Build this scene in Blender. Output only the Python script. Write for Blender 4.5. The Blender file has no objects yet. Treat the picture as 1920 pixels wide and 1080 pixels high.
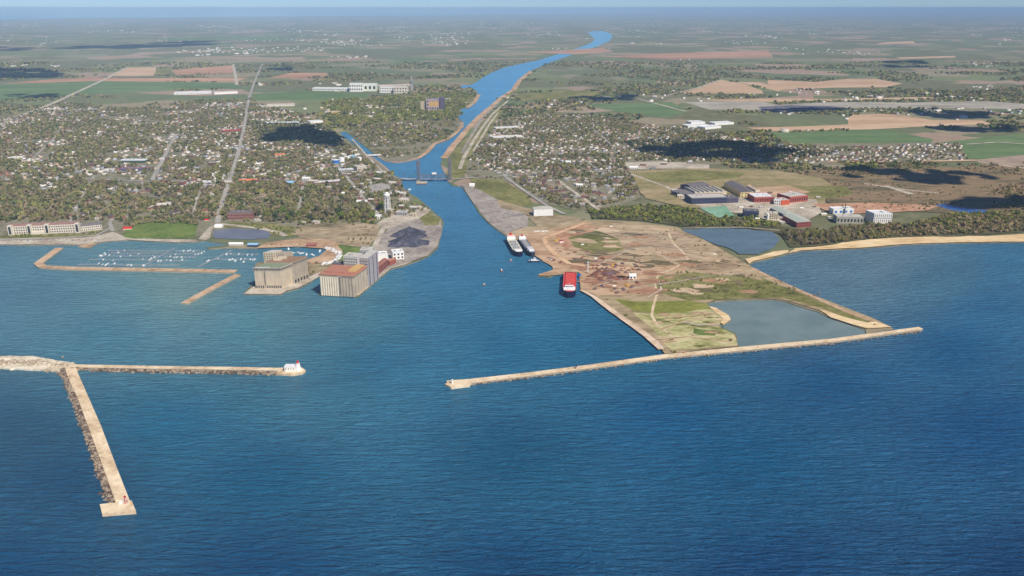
import bpy, math, random
import numpy as np
from mathutils import Vector, Matrix
from mathutils.geometry import tessellate_polygon
random.seed(7); rng=np.random.default_rng(7)
S=bpy.context.scene; COL=S.collection
# ---------------------------------------------------------------- camera
F=1500.0; HZ=14.0; CAMH=500.0
PITCH=math.atan((540-HZ)/F); CP,SP=math.cos(PITCH),math.sin(PITCH)
def G(px,py,z=0.0):
    """map position of a spot seen in the photograph, at height z"""
    u=(px-960)/F; v=(540-py)/F
    t=(z-CAMH)/(-SP+v*CP)
    return Vector((u*t,(CP+v*SP)*t,z))
def PX(x,y,z=0.0):
    dz=z-CAMH; d=y*CP-dz*SP; v=(y*SP+dz*CP)/d
    return 960+F*x/d, 540-F*v
def H(px,pyb,pyt,zb=1.3):
    """height of a thing standing at (px,pyb) whose top shows at pyt"""
    y=G(px,pyb,zb).y; v=(540-pyt)/F
    return CAMH+(-SP+v*CP)/(CP+v*SP)*y
cam=bpy.data.cameras.new('camera'); co=bpy.data.objects.new('camera',cam); COL.objects.link(co)
cam.sensor_width=36; cam.lens=36*F/1920; cam.clip_start=1; cam.clip_end=2e6
co.location=(0,0,CAMH); co.rotation_euler=(math.pi/2-PITCH,0,0); S.camera=co
# ---------------------------------------------------------------- light
EL=math.radians(46); AZ=math.radians(143)
SUN=Vector((math.sin(AZ)*math.cos(EL),math.cos(AZ)*math.cos(EL),math.sin(EL)))
w=bpy.data.worlds.new("World"); S.world=w; w.use_nodes=True
nt=w.node_tree; bg=nt.nodes['Background']; sk=nt.nodes.new('ShaderNodeTexSky')
sk.sky_type='NISHITA'; sk.sun_disc=False; sk.sun_elevation=EL; sk.sun_rotation=AZ
sk.air_density=1.0; sk.dust_density=0.0; sk.ozone_density=6.0; sk.altitude=3000
tm=nt.nodes.new('ShaderNodeMix'); tm.data_type='RGBA'; tm.blend_type='MULTIPLY'; tm.inputs[0].default_value=1; tm.inputs[7].default_value=(.50,.61,.80,1)
nt.links.new(sk.outputs[0],tm.inputs[6]); nt.links.new(tm.outputs[2],bg.inputs[0]); bg.inputs[1].default_value=0.085
sl=bpy.data.lights.new('sun','SUN'); sl.energy=3.9; sl.angle=math.radians(.5); sl.color=(1,.93,.81)
so=bpy.data.objects.new('sun',sl); COL.objects.link(so); so.rotation_euler=SUN.to_track_quat('Z','Y').to_euler()
S.view_settings.view_transform='Standard'; S.view_settings.look='None'; S.view_settings.exposure=0.35; S.view_settings.gamma=1
S.cycles.use_denoising=True; S.cycles.max_bounces=5; S.cycles.volume_bounces=0
# ---------------------------------------------------------------- materials
def lin(c):
    return tuple(((x/255)/12.92 if x/255<=.04045 else ((x/255+.055)/1.055)**2.4) for x in c)
def L4(c,k=1.0): return tuple(v*k for v in lin(c))+(1,)
def newmat(name):
    m=bpy.data.materials.new(name); m.use_nodes=True; n=m.node_tree.nodes; l=m.node_tree.links
    return m,n,l,n['Principled BSDF']
def posn(n,l,scale,stretch=(1,1,1),rot=0):
    g=n.new('ShaderNodeNewGeometry'); mp=n.new('ShaderNodeMapping')
    mp.inputs['Scale'].default_value=(stretch[0]/scale,stretch[1]/scale,stretch[2]/scale); mp.inputs['Rotation'].default_value=(0,0,rot)
    l.new(g.outputs['Position'],mp.inputs['Vector']); return mp.outputs['Vector']
def noise(n,l,vec,detail=5,rough=.6,dist=0):
    t=n.new('ShaderNodeTexNoise'); t.inputs['Scale'].default_value=1; t.inputs['Detail'].default_value=detail
    t.inputs['Roughness'].default_value=rough; t.inputs['Distortion'].default_value=dist
    l.new(vec,t.inputs['Vector']); return t.outputs['Fac']
def ramp(n,l,fac,cols,lo=.3,hi=.7,interp='LINEAR'):
    r=n.new('ShaderNodeValToRGB'); cr=r.color_ramp; cr.interpolation=interp
    k=len(cols)
    while len(cr.elements)<k: cr.elements.new(.5)
    for i,c in enumerate(cols):
        cr.elements[i].position=lo+(hi-lo)*i/max(1,k-1); cr.elements[i].color=c
    l.new(fac,r.inputs['Fac']); return r.outputs['Color']
def mix(n,l,a,b,fac,mode='MIX'):
    m=n.new('ShaderNodeMix'); m.data_type='RGBA'; m.blend_type=mode
    for s,v in ((6,a),(7,b)):
        if isinstance(v,tuple): m.inputs[s].default_value=v
        else: l.new(v,m.inputs[s])
    if isinstance(fac,(int,float)): m.inputs[0].default_value=fac
    else: l.new(fac,m.inputs[0])
    return m.outputs[2]
MATS={}
def gmat(name,cols,scale=25,scale2=220,k=1.0,stretch=(1,1,1),rot=0):
    """bare or planted ground: fine and coarse noise through a ramp of its colours"""
    if name in MATS: return MATS[name]
    m,n,l,b=newmat(name)
    f1=noise(n,l,posn(n,l,scale,stretch,rot),8,.72); f2=noise(n,l,posn(n,l,scale2,stretch,rot),4,.55,.6)
    a=n.new('ShaderNodeMath'); a.operation='MULTIPLY_ADD'; l.new(f1,a.inputs[0]); a.inputs[1].default_value=.55
    h=n.new('ShaderNodeMath'); h.operation='MULTIPLY'; l.new(f2,h.inputs[0]); h.inputs[1].default_value=.45
    l.new(h.outputs[0],a.inputs[2])
    l.new(ramp(n,l,a.outputs[0],[L4(c,k) for c in cols],.40,.60),b.inputs['Base Color'])
    b.inputs['Roughness'].default_value=.95; b.inputs['Specular IOR Level'].default_value=.15
    MATS[name]=m; return m
def pmat(name,c,rough=.8,var=.18,scale=4,metal=0,spec=.3):
    """painted, concrete or clad surface with uneven weathering"""
    if name in MATS: return MATS[name]
    m,n,l,b=newmat(name)
    f=noise(n,l,posn(n,l,scale),6,.7)
    l.new(ramp(n,l,f,[L4(c,1-var*1.6),L4(c),L4(c,1+var*.6)],.3,.7),b.inputs['Base Color'])
    b.inputs['Roughness'].default_value=rough; b.inputs['Metallic'].default_value=metal; b.inputs['Specular IOR Level'].default_value=spec
    MATS[name]=m; return m
def streakmat(name,c,d):
    """weathered concrete: vertical stains down the wall"""
    m,n,l,b=newmat(name)
    f=noise(n,l,posn(n,l,3.0,(1,1,.07)),5,.6); g=noise(n,l,posn(n,l,14),4,.6)
    x=mix(n,l,L4(c),L4(d),ramp(n,l,f,[(0,0,0,1),(.45,.45,.45,1)],.42,.7))
    x=mix(n,l,x,ramp(n,l,g,[(.75,.75,.75,1),(1.05,1.05,1.05,1)]),.8,'MULTIPLY')
    l.new(x,b.inputs['Base Color']); b.inputs['Roughness'].default_value=.9; b.inputs['Specular IOR Level'].default_value=.2
    return m
def colmat(name,var=.25,scale=3,rough=.9,leaf=0):
    """colour of each piece kept in the mesh, with weathering noise on it"""
    m,n,l,b=newmat(name); a=n.new('ShaderNodeAttribute'); a.attribute_name='Col'
    f=noise(n,l,posn(n,l,scale),4,.6)
    l.new(mix(n,l,a.outputs['Color'],ramp(n,l,f,[(1-var,)*3+(1,),(1+var,)*3+(1,)]),1,'MULTIPLY'),b.inputs['Base Color'])
    b.inputs['Roughness'].default_value=rough; b.inputs['Specular IOR Level'].default_value=.15
    if leaf:
        tl=n.new('ShaderNodeBsdfTranslucent'); l.new(b.inputs['Base Color'].links[0].from_socket,tl.inputs[0]); ms=n.new('ShaderNodeMixShader'); ms.inputs[0].default_value=leaf
        l.new(b.outputs[0],ms.inputs[1]); l.new(tl.outputs[0],ms.inputs[2]); l.new(ms.outputs[0],n['Material Output'].inputs['Surface'])
    return m
# ---------------------------------------------------------------- helpers
def tag(o,label=None,cat=None,group=None,kind=None):
    if label: o['label']=label
    if cat: o['category']=cat
    if group: o['group']=group
    if kind: o['kind']=kind
    return o
def empty(name,loc,label,cat,group=None):
    o=bpy.data.objects.new(name,None); COL.objects.link(o); o.location=loc; o.empty_display_size=1
    return tag(o,label,cat,group)
class MB:
    def __init__(s): s.v=[]; s.f=[]; s.m=[]
    def add(s,vs,fs,m=0):
        k=len(s.v); s.v+=[tuple(v) for v in vs]; s.f+=[tuple(i+k for i in f) for f in fs]; s.m+=[m]*len(fs); return s
    def prism(s,poly,z0,z1,m=0,top=None,cap0=True):
        n=len(poly); A=sum(poly[i][0]*poly[(i+1)%n][1]-poly[(i+1)%n][0]*poly[i][1] for i in range(n))
        if A<0: poly=list(poly)[::-1]
        k=len(s.v)
        s.v+=[(p[0],p[1],z0) for p in poly]+[(p[0],p[1],z1) for p in poly]
        for i in range(n): j=(i+1)%n; s.f.append((k+i,k+j,k+n+j,k+n+i)); s.m.append(m)
        for t in (tessellate_polygon([[Vector((p[0],p[1],0)) for p in poly]]) if n>4 else [(0,1,2,3)[:n]]):
            t=list(t)
            x=sum(poly[t[i]][0]*poly[t[(i+1)%len(t)]][1]-poly[t[(i+1)%len(t)]][0]*poly[t[i]][1] for i in range(len(t)))
            if x<0: t=t[::-1]
            s.f.append(tuple(k+n+i for i in t)); s.m.append(m if top is None else top)
            if cap0: s.f.append(tuple(k+i for i in t[::-1])); s.m.append(m)
        return s
    def box(s,c,size,rot=0,m=0):
        x,y,z=c; a,b,h=size[0]/2,size[1]/2,size[2]; ca,sa=math.cos(rot),math.sin(rot)
        return s.prism([(x+ca*i*a-sa*j*b,y+sa*i*a+ca*j*b) for i,j in ((-1,-1),(1,-1),(1,1),(-1,1))],z,z+h,m)
    def cyl(s,c,r,h,n=12,r2=None,m=0):
        r2=r if r2 is None else r2; x,y,z=c; k=len(s.v)
        for rr,zz in ((r,z),(r2,z+h)):
            s.v+=[(x+rr*math.cos(2*math.pi*i/n),y+rr*math.sin(2*math.pi*i/n),zz) for i in range(n)]
        for i in range(n): j=(i+1)%n; s.f.append((k+i,k+j,k+n+j,k+n+i)); s.m.append(m)
        s.f.append(tuple(range(k+n,k+2*n))); s.f.append(tuple(range(k+n-1,k-1,-1))); s.m+=[m,m]
        return s
    def bar(s,a,b,r,m=0):
        a=Vector(a); b=Vector(b); d=(b-a).normalized(); u=d.orthogonal().normalized(); w=d.cross(u); k=len(s.v)
        for p in (a,b): s.v+=[tuple(p+(u*i+w*j)*r) for i,j in ((-1,-1),(1,-1),(1,1),(-1,1))]
        s.f+=[(k+i,k+(i+1)%4,k+4+(i+1)%4,k+4+i) for i in range(4)]+[(k+3,k+2,k+1,k),(k+4,k+5,k+6,k+7)]; s.m+=[m]*6
        return s
    def gable(s,q,z,h,m=0,over=.4):
        """ridge roof over a quad q[0..3]; the ridge runs along q0->q1"""
        q=[Vector((p[0],p[1])) for p in q]; c=sum(q,Vector((0,0)))/4
        q=[c+(p-c)*(1+over/max(1,(p-c).length)) for p in q]
        r0=(q[0]+q[3])/2; r1=(q[1]+q[2])/2
        vs=[(p.x,p.y,z) for p in q]+[(r0.x,r0.y,z+h),(r1.x,r1.y,z+h)]
        return s.add(vs,[(0,1,5,4),(2,3,4,5),(1,2,5),(3,0,4),(3,2,1,0)],m)
    def rock(s,c,r,m=0):
        vs=[]
        for i in (-1,1):
            for j in (-1,1):
                for k in (-1,1): vs.append((c[0]+i*r*random.uniform(.5,1.1),c[1]+j*r*random.uniform(.5,1.1),c[2]+k*r*random.uniform(.4,.9)))
        return s.add(vs,[(0,1,3,2),(4,6,7,5),(0,4,5,1),(2,3,7,6),(0,2,6,4),(1,5,7,3)],m)
    def build(s,name,mats,parent=None,smooth=False):
        if not isinstance(mats,(list,tuple)): mats=[mats]
        o=Vector(parent.location) if parent else Vector((0,0,0))
        if parent and parent.parent: o=o+Vector(parent.parent.location)
        me=bpy.data.meshes.new(name); me.from_pydata([(x-o.x,y-o.y,z-o.z) for x,y,z in s.v],[],s.f)
        for m in mats: me.materials.append(m)
        if len(mats)>1: me.polygons.foreach_set('material_index',s.m)
        if smooth: me.polygons.foreach_set('use_smooth',[True]*len(s.f))
        me.update(); ob=bpy.data.objects.new(name,me); COL.objects.link(ob)
        if parent: ob.parent=parent
        return ob
def npmesh(name,V,Fq,mat,cols=None):
    """big mesh from numpy arrays; Fq is (n,k) indices, cols per face"""
    me=bpy.data.meshes.new(name); n,k=Fq.shape
    me.vertices.add(len(V)); me.vertices.foreach_set('co',V.astype(np.float32).ravel())
    me.loops.add(n*k); me.loops.foreach_set('vertex_index',Fq.astype(np.int32).ravel())
    me.polygons.add(n); me.polygons.foreach_set('loop_start',np.arange(0,n*k,k,dtype=np.int32))
    if cols is not None:
        a=me.attributes.new('Col','FLOAT_COLOR','CORNER')
        c=np.ones((n,k,4),np.float32); c[:,:,:3]=cols[:,None,:]; a.data.foreach_set('color',c.ravel())
    me.materials.append(mat); me.update(calc_edges=True); me.validate()
    o=bpy.data.objects.new(name,me); COL.objects.link(o); return o
LAT=rng.random((256,256))
def vn(x,y):
    xi=np.floor(x).astype(int); yi=np.floor(y).astype(int); fx=x-xi; fy=y-yi; fx=fx*fx*(3-2*fx); fy=fy*fy*(3-2*fy)
    g=lambda i,j: LAT[(xi+i)%256,(yi+j)%256]
    return (g(0,0)*(1-fx)+g(1,0)*fx)*(1-fy)+(g(0,1)*(1-fx)+g(1,1)*fx)*fy
def fbm(x,y): return (vn(x,y)+.5*vn(2.1*x+9,2.1*y+4)+.25*vn(4.3*x+3,4.3*y+8))/1.75
def pip(P,poly):
    x,y=P[:,0],P[:,1]; ins=np.zeros(len(P),bool); n=len(poly)
    for i in range(n):
        x0,y0=poly[i][:2]; x1,y1=poly[(i+1)%n][:2]
        if y0==y1: continue
        ins^=((y0>y)!=(y1>y))&(x<(x1-x0)*(y-y0)/(y1-y0)+x0)
    return ins
ZG=1.3; _lev=[0]
def level(): _lev[0]+=1; k=_lev[0]; return ZG+.03*min(k,32)+.007*max(0,k-32)
def ragged(pts,amp,step):
    out=[]
    for i in range(len(pts)):
        a=Vector(pts[i][:2]); b=Vector(pts[(i+1)%len(pts)][:2]); d=b-a; n=max(1,min(14,int(d.length/step)))
        nn=Vector((-d.y,d.x)).normalized() if d.length>0 else Vector((0,0))
        for k in range(n):
            p=a+d*(k/n)
            if k: p=p+nn*random.uniform(-amp,amp)
            out.append((p.x,p.y))
    return out
def sheet(name,pix,mat,amp=2,step=22,world=False,keep=False,z=None):
    pts=[G(*p).xy for p in pix] if not world else pix
    pts=ragged(pts,amp,step) if amp else [tuple(p) for p in pts]
    z=level() if z is None else z
    tr=tessellate_polygon([[Vector((p[0],p[1],0)) for p in pts]])
    fs=[]
    for t in tr:
        a,b,c=(pts[i] for i in t)
        fs.append(t if (b[0]-a[0])*(c[1]-a[1])-(b[1]-a[1])*(c[0]-a[0])>0 else t[::-1])
    o=MB().add([(p[0],p[1],z) for p in pts],fs).build(name,mat); tag(o,kind='structure')
    if keep: CLEAR.append(pts)
    return o
CLEAR=[]      # polygons no tree or house may stand in
def band(pix,width,world=False):
    c=[G(*p).xy for p in pix] if not world else [Vector(p) for p in pix]; l=[];r=[]
    for i,p in enumerate(c):
        d=(c[min(i+1,len(c)-1)]-c[max(i-1,0)]).normalized(); n=Vector((-d.y,d.x))*(width[i] if isinstance(width,list) else width)/2
        l.append(p+n); r.append(p-n)
    return [tuple(p) for p in l+r[::-1]]
def road(pix,width,mat,name='road',clear=True):
    b=band(pix,width)
    sheet(name,b,mat,amp=0,world=True)
    if clear: CLEAR.append(band(pix,width+6))
# ---------------------------------------------------------------- water
m,n,l,b=newmat('lake water'); WATER=m
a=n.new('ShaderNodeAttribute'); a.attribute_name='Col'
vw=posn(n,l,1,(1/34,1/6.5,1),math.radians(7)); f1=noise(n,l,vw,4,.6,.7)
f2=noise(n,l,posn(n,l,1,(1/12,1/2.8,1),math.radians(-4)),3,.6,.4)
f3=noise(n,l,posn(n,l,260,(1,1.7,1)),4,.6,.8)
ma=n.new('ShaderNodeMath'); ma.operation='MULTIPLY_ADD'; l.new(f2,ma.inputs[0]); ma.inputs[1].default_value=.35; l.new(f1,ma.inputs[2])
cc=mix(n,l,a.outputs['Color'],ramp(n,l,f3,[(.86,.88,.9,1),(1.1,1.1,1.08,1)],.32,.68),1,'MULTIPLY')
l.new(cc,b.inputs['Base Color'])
bp=n.new('ShaderNodeBump'); bp.inputs['Strength'].default_value=1.0; bp.inputs['Distance'].default_value=12
l.new(ma.outputs[0],bp.inputs['Height']); l.new(bp.outputs[0],b.inputs['Normal'])
b.inputs['Roughness'].default_value=.32; b.inputs['IOR'].default_value=1.33; b.inputs['Specular IOR Level'].default_value=.2
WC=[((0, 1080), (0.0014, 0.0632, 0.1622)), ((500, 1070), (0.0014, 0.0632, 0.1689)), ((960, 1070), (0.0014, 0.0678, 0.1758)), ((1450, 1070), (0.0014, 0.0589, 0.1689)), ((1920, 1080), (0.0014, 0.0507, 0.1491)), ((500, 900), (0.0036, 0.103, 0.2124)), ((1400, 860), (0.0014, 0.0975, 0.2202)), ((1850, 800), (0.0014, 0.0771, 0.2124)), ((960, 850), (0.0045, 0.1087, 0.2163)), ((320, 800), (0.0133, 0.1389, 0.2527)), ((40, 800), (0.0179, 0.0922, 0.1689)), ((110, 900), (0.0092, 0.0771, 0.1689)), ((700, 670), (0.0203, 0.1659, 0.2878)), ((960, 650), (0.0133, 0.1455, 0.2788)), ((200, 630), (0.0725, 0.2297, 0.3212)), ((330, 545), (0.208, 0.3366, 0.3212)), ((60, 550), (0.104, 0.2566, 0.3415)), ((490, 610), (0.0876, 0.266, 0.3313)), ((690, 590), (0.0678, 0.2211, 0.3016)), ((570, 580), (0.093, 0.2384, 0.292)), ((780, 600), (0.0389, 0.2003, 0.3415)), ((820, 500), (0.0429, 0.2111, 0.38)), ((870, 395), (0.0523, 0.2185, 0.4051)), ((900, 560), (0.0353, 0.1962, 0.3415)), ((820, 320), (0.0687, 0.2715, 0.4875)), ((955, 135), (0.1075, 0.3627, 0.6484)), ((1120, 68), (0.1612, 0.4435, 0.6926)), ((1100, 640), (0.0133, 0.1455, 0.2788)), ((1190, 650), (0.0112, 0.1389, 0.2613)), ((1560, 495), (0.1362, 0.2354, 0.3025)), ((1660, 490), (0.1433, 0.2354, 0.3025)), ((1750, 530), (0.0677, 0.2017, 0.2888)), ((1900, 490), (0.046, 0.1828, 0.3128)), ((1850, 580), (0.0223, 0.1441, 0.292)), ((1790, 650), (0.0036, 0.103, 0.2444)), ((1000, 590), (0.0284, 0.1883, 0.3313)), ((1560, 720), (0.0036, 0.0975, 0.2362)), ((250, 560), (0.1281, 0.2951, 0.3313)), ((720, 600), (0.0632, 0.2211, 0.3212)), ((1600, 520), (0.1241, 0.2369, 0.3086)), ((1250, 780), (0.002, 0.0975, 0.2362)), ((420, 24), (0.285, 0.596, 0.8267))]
xs=np.concatenate([np.array([-4000,-2200,-1200,-700]),np.arange(-400,2340,20),np.array([2700,3200,4200,6000])]).astype(float)
ys=np.concatenate([np.array([15.2,16,17,18,20,23,27,32,40,50]),np.arange(60,1120,10),np.array([1160,1240,1400,1700])]).astype(float)
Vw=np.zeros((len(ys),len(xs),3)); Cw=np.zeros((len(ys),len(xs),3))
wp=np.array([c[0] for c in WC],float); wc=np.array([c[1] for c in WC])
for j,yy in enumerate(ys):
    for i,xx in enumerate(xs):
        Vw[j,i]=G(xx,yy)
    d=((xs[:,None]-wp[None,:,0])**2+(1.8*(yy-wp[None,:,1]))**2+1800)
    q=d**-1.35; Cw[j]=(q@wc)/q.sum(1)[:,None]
nx=len(xs); idx=np.arange(len(ys)*nx).reshape(len(ys),nx)
Fq=np.stack([idx[1:,:-1],idx[1:,1:],idx[:-1,1:],idx[:-1,:-1]],-1).reshape(-1,4)
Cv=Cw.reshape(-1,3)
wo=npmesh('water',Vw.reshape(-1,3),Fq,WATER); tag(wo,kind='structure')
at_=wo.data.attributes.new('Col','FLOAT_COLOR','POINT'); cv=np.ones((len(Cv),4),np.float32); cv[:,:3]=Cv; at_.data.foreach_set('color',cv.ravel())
# ---------------------------------------------------------------- ground sheet
SHORE=[(-900,470),(-300,464),(0,460),(60,461),(110,460),(150,461),(153,465),(170,466),(176,461),(190,455),(215,453),(240,451),(290,454),(330,456),(368,455),(386,452),(400,455),(432,460),(386,465),(390,468),(430,466),(480,467),(497,465),(520,463),(560,464),(590,463),(612,464),(617,467),(612,473),(600,481),(583,486),(560,490),(520,492),(485,492),(478,497),(479,530),(462,545),(456,553),(527,554),(537,548),(558,543),(582,531),(598,519),(603,520),(603,540),(597,553),(640,556),(665,558),(673,557),(703,531),(733,506),(760,499),(790,488),(803,482),(821,466),(829,435),(832,417),(828,410),(810,395),(797,383),(781,370),(768,364),(758,355),(752,345),(756,338),(738,328),(722,312),(700,296),(680,284),(660,268),(644,256),(636,249),(646,247),(654,251),(672,266),(690,280),(704,292),(722,303),(740,306),(760,304),(784,299),(800,288),(815,272),(830,267),(842,262),(856,252),(866,240),(871,231),(864,226),(858,219),(866,214),(862,206),(876,201),(890,192),(898,180),(893,170),(880,166),(862,165),(866,160),(884,159),(896,152),(908,143),(925,135),(945,127),(975,120),(1005,114),(1035,105),(1062,96),(1090,88),(1108,81),(1115,74),(1108,67),(1102,61),(1113,58),(1130,58),(1146,63),(1149,69),(1142,77),(1120,87),(1090,97),(1060,107),(1020,122),(995,133),(980,144),(970,156),(962,167),(946,178),(934,184),(922,196),(906,212),(893,224),(883,238),(872,252),(860,268),(846,283),(832,296),(826,306),(829,318),(838,332),(841,342),(848,349),(866,351),(872,360),(884,378),(900,403),(914,418),(930,431),(943,440),(955,447),(965,455),(985,462),(1000,474),(1006,482),(1014,489),(1026,494),(1036,501),(1035,508),(1012,516),(1008,519),(1030,521),(1040,517),(1054,513),(1086,512),(1088,535),(1087,545),(1104,548),(1113,557),(1130,571),(1150,586),(1171,601),(1192,615),(1212,630),(1228,643),(1240,656),(1246,668),(1300,664),(1360,660),(1388,655),(1386,650),(1377,640),(1383,634),(1379,626),(1364,619),(1349,614),(1357,610),(1369,603),(1366,595),(1352,586),(1341,581),(1329,577),(1325,570),(1345,566),(1380,564),(1420,563),(1451,563),(1472,567),(1497,575),(1534,586),(1557,598),(1597,611),(1622,619),(1624,626),(1675,618),(1660,609),(1636,597),(1610,587),(1584,577),(1556,566),(1526,555),(1505,546),(1484,537),(1463,527),(1442,517),(1425,509),(1411,502),(1405,497),(1412,493),(1430,489),(1452,484),(1478,477),(1500,472),(1530,470),(1567,469),(1609,467),(1650,464),(1692,460),(1740,458),(1780,457),(1850,456),(1920,455),(2100,450),(2600,440),(3600,430)]
far=[(6000,19),(3000,18.5),(1920,18),(1600,18.6),(1300,20),(1150,24),(960,26.5),(700,29),(400,31.5),(150,33),(0,37),(-600,44),(-2500,60),(-2600,300)]
SH=[tuple(G(*p).xy) for p in SHORE]; LAND=SH+[tuple(G(*p).xy) for p in far]
m,n,l,b=newmat('mixed farmland and scrub'); GROUND=m
pv=posn(n,l,430,(1,1.0,1),.3); vo=n.new('ShaderNodeTexVoronoi'); vo.distance='MANHATTAN'; vo.inputs['Scale'].default_value=1; l.new(pv,vo.inputs['Vector'])
sx=n.new('ShaderNodeSeparateColor'); l.new(vo.outputs['Color'],sx.inputs[0])
fields=ramp(n,l,sx.outputs[0],[L4(c) for c in ((116,122,86),(136,132,104),(110,116,84),(160,138,118),(124,130,92),(150,138,112),(108,118,84),(164,144,126))],.05,.95,'CONSTANT')
nf=noise(n,l,posn(n,l,55),8,.75); big=noise(n,l,posn(n,l,1100,(1,.8,1)),6,.62,.4)
woods=ramp(n,l,nf,[L4(c) for c in ((92,96,66),(112,112,82),(130,126,98))],.36,.64)
base=mix(n,l,woods,mix(n,l,fields,ramp(n,l,nf,[(.8,.8,.8,1),(1.15,1.15,1.15,1)],.35,.65),1,'MULTIPLY'),ramp(n,l,big,[(0,0,0,1),(1,1,1,1)],.46,.50))
l.new(base,b.inputs['Base Color']); b.inputs['Roughness'].default_value=1; b.inputs['Specular IOR Level'].default_value=.05
BANK=gmat('stone bank',[(96,88,78),(140,126,108),(176,160,136)],3,30)
mb=MB(); N=len(LAND); mb.v=[(p[0],p[1],ZG) for p in LAND]+[(p[0],p[1],-1) for p in LAND]
for t in tessellate_polygon([[Vector((p[0],p[1],0)) for p in LAND]]):
    a_,b_,c_=(LAND[i] for i in t)
    mb.f.append(t if (b_[0]-a_[0])*(c_[1]-a_[1])-(b_[1]-a_[1])*(c_[0]-a_[0])>0 else t[::-1]); mb.m.append(0)
for i in range(N): j=(i+1)%N; mb.f.append((i,j,N+j,N+i)); mb.m.append(1)
tag(mb.build('ground',[GROUND,BANK]),kind='structure')
# ---------------------------------------------------------------- land cover
TOWN=gmat('town lawns and yards',[(96,98,66),(124,118,92),(142,134,116),(112,114,78)],14,160)
DRY=gmat('dry scrub',[(96,88,64),(140,124,96),(164,146,116),(186,166,136)],16,140,stretch=(.6,1.5,1))
DIRT=gmat('trampled dirt',[(150,116,88),(186,154,122),(204,176,146)],12,90,stretch=(.6,1.4,1))
RUST=gmat('rusty earth',[(150,110,84),(184,140,110),(200,162,134)],12,80)
OLIVE=gmat('olive grass',[(92,92,48),(122,120,66),(146,138,92)],14,120)
PALEG=gmat('pale grass',[(120,120,66),(160,156,102),(188,180,132),(206,192,150)],10,60,stretch=(.7,1.4,1))
LAWN=gmat('mown lawn',[(78,98,42),(104,122,56),(124,136,70)],12,80)
SAND=gmat('beach sand',[(196,164,118),(222,194,148),(236,214,174)],10,70,stretch=(.4,1.4,1))
GRAV=gmat('pale gravel',[(150,138,122),(184,172,154),(206,196,178)],8,60)
GREYG=gmat('grey gravel',[(128,118,112),(156,146,136),(178,168,156)],8,50)
ASPH=gmat('worn asphalt',[(140,136,130),(164,158,150),(182,174,164)],6,60)
PINK=gmat('ploughed clay field',[(150,112,88),(178,136,108),(196,158,128)],40,300,stretch=(.3,1.5,1))
TAN=gmat('bare tan field',[(170,138,108),(194,162,130),(206,178,146)],30,200,stretch=(.3,1.5,1))
GREEN=gmat('spring crop field',[(84,106,66),(100,122,76),(118,134,90)],30,260,stretch=(.3,1.5,1))
MARSH=gmat('brown marsh',[(84,82,58),(116,104,76),(150,122,94),(110,108,72)],22,150,stretch=(.35,1.6,1))
QUARRY=gmat('quarry stone ground',[(134,130,116),(166,158,144),(188,180,164)],20,120,stretch=(.4,1.5,1))
DARKG=gmat('dark stockpile ground',[(70,70,82),(98,96,108),(132,126,130)],20,120,stretch=(.4,1.5,1))
WOODF=gmat('wood floor',[(62,62,40),(86,84,56),(108,100,72)],14,90)
def pond(name,pix,c,amp=2):
    m,n,l,b=newmat(name+' water %d'%len(MATS)); MATS[name+str(len(MATS))]=m
    f=noise(n,l,posn(n,l,40),4,.6); l.new(ramp(n,l,f,[L4(c,.85),L4(c,1.1)],.35,.65),b.inputs['Base Color']); b.inputs['Roughness'].default_value=.25; b.inputs['IOR'].default_value=1.33
    sheet(name,pix,m,amp=amp,step=14,keep=True)
# far farmland
sheet('field',[(0,157),(100,149),(180,146),(300,147),(468,146),(440,153),(200,154),(0,157)],PINK,4,200)
sheet('field',[(236,127),(290,126),(300,131),(286,142),(200,143)],TAN,4,200)
sheet('field',[(322,132),(440,122),(436,137),(330,141)],PINK,4,200)
sheet('field',[(292,128),(322,127),(320,140),(290,142)],OLIVE,4,200)
sheet('field',[(-20,160),(180,152),(440,156),(455,166),(320,170),(150,178),(-20,190)],GREEN,4,200)
sheet('field',[(500,147),(545,137),(612,137),(616,143),(560,147)],PINK,4,200)
sheet('field',[(470,176),(580,172),(690,178),(690,186),(480,190)],GREEN,4,150)
sheet('field',[(1130,106),(1250,100),(1440,95),(1450,107),(1260,112)],PINK,4,300)
sheet('field',[(1640,83),(1660,79),(1712,77),(1716,82)],TAN,4,300)
sheet('field',[(980,98),(1130,90),(1150,97),(1080,102)],PINK,4,300)
sheet('field',[(300,72),(420,70),(560,70),(540,74),(320,76)],GREEN,4,300)
sheet('field',[(1680,108),(1790,105),(1792,108),(1690,111)],TAN,4,300)
sheet('field',[(1275,176),(1330,158),(1352,150),(1395,158),(1428,170),(1432,176)],TAN,3,120)
sheet('field',[(1380,154),(1420,155),(1480,166),(1460,172)],TAN,3,120)
sheet('field',[(1440,150),(1530,154),(1590,148),(1640,148),(1692,157),(1660,164),(1560,165),(1480,168),(1440,158)],TAN,3,120)
sheet('field',[(1300,188),(1440,185),(1560,186),(1740,182),(1760,186),(1560,190),(1400,192)],TAN,3,120)
sheet('quarry',[(1280,192),(1420,190),(1460,197),(1560,192),(1640,192),(1700,193),(1850,190),(1930,196),(1930,206),(1800,204),(1700,203),(1560,205),(1440,211),(1390,206),(1330,206)],QUARRY,3,80)
sheet('dark_ground',[(1420,201),(1480,198),(1560,200),(1590,204),(1560,208),(1440,212)],DARKG,3,80)  # darker blue-grey patch laid over the quarry floor
sheet('field',[(1400,240),(1500,238),(1590,234),(1588,222),(1600,216),(1660,214),(1700,218),(1750,226),(1840,226),(1860,234),(1750,237),(1640,243),(1440,247)],TAN,3,100)
sheet('field',[(1440,249),(1560,247),(1660,245),(1700,252),(1750,262),(1745,270),(1660,276),(1560,278),(1470,268)],GREEN,2,100,keep=True)
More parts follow.
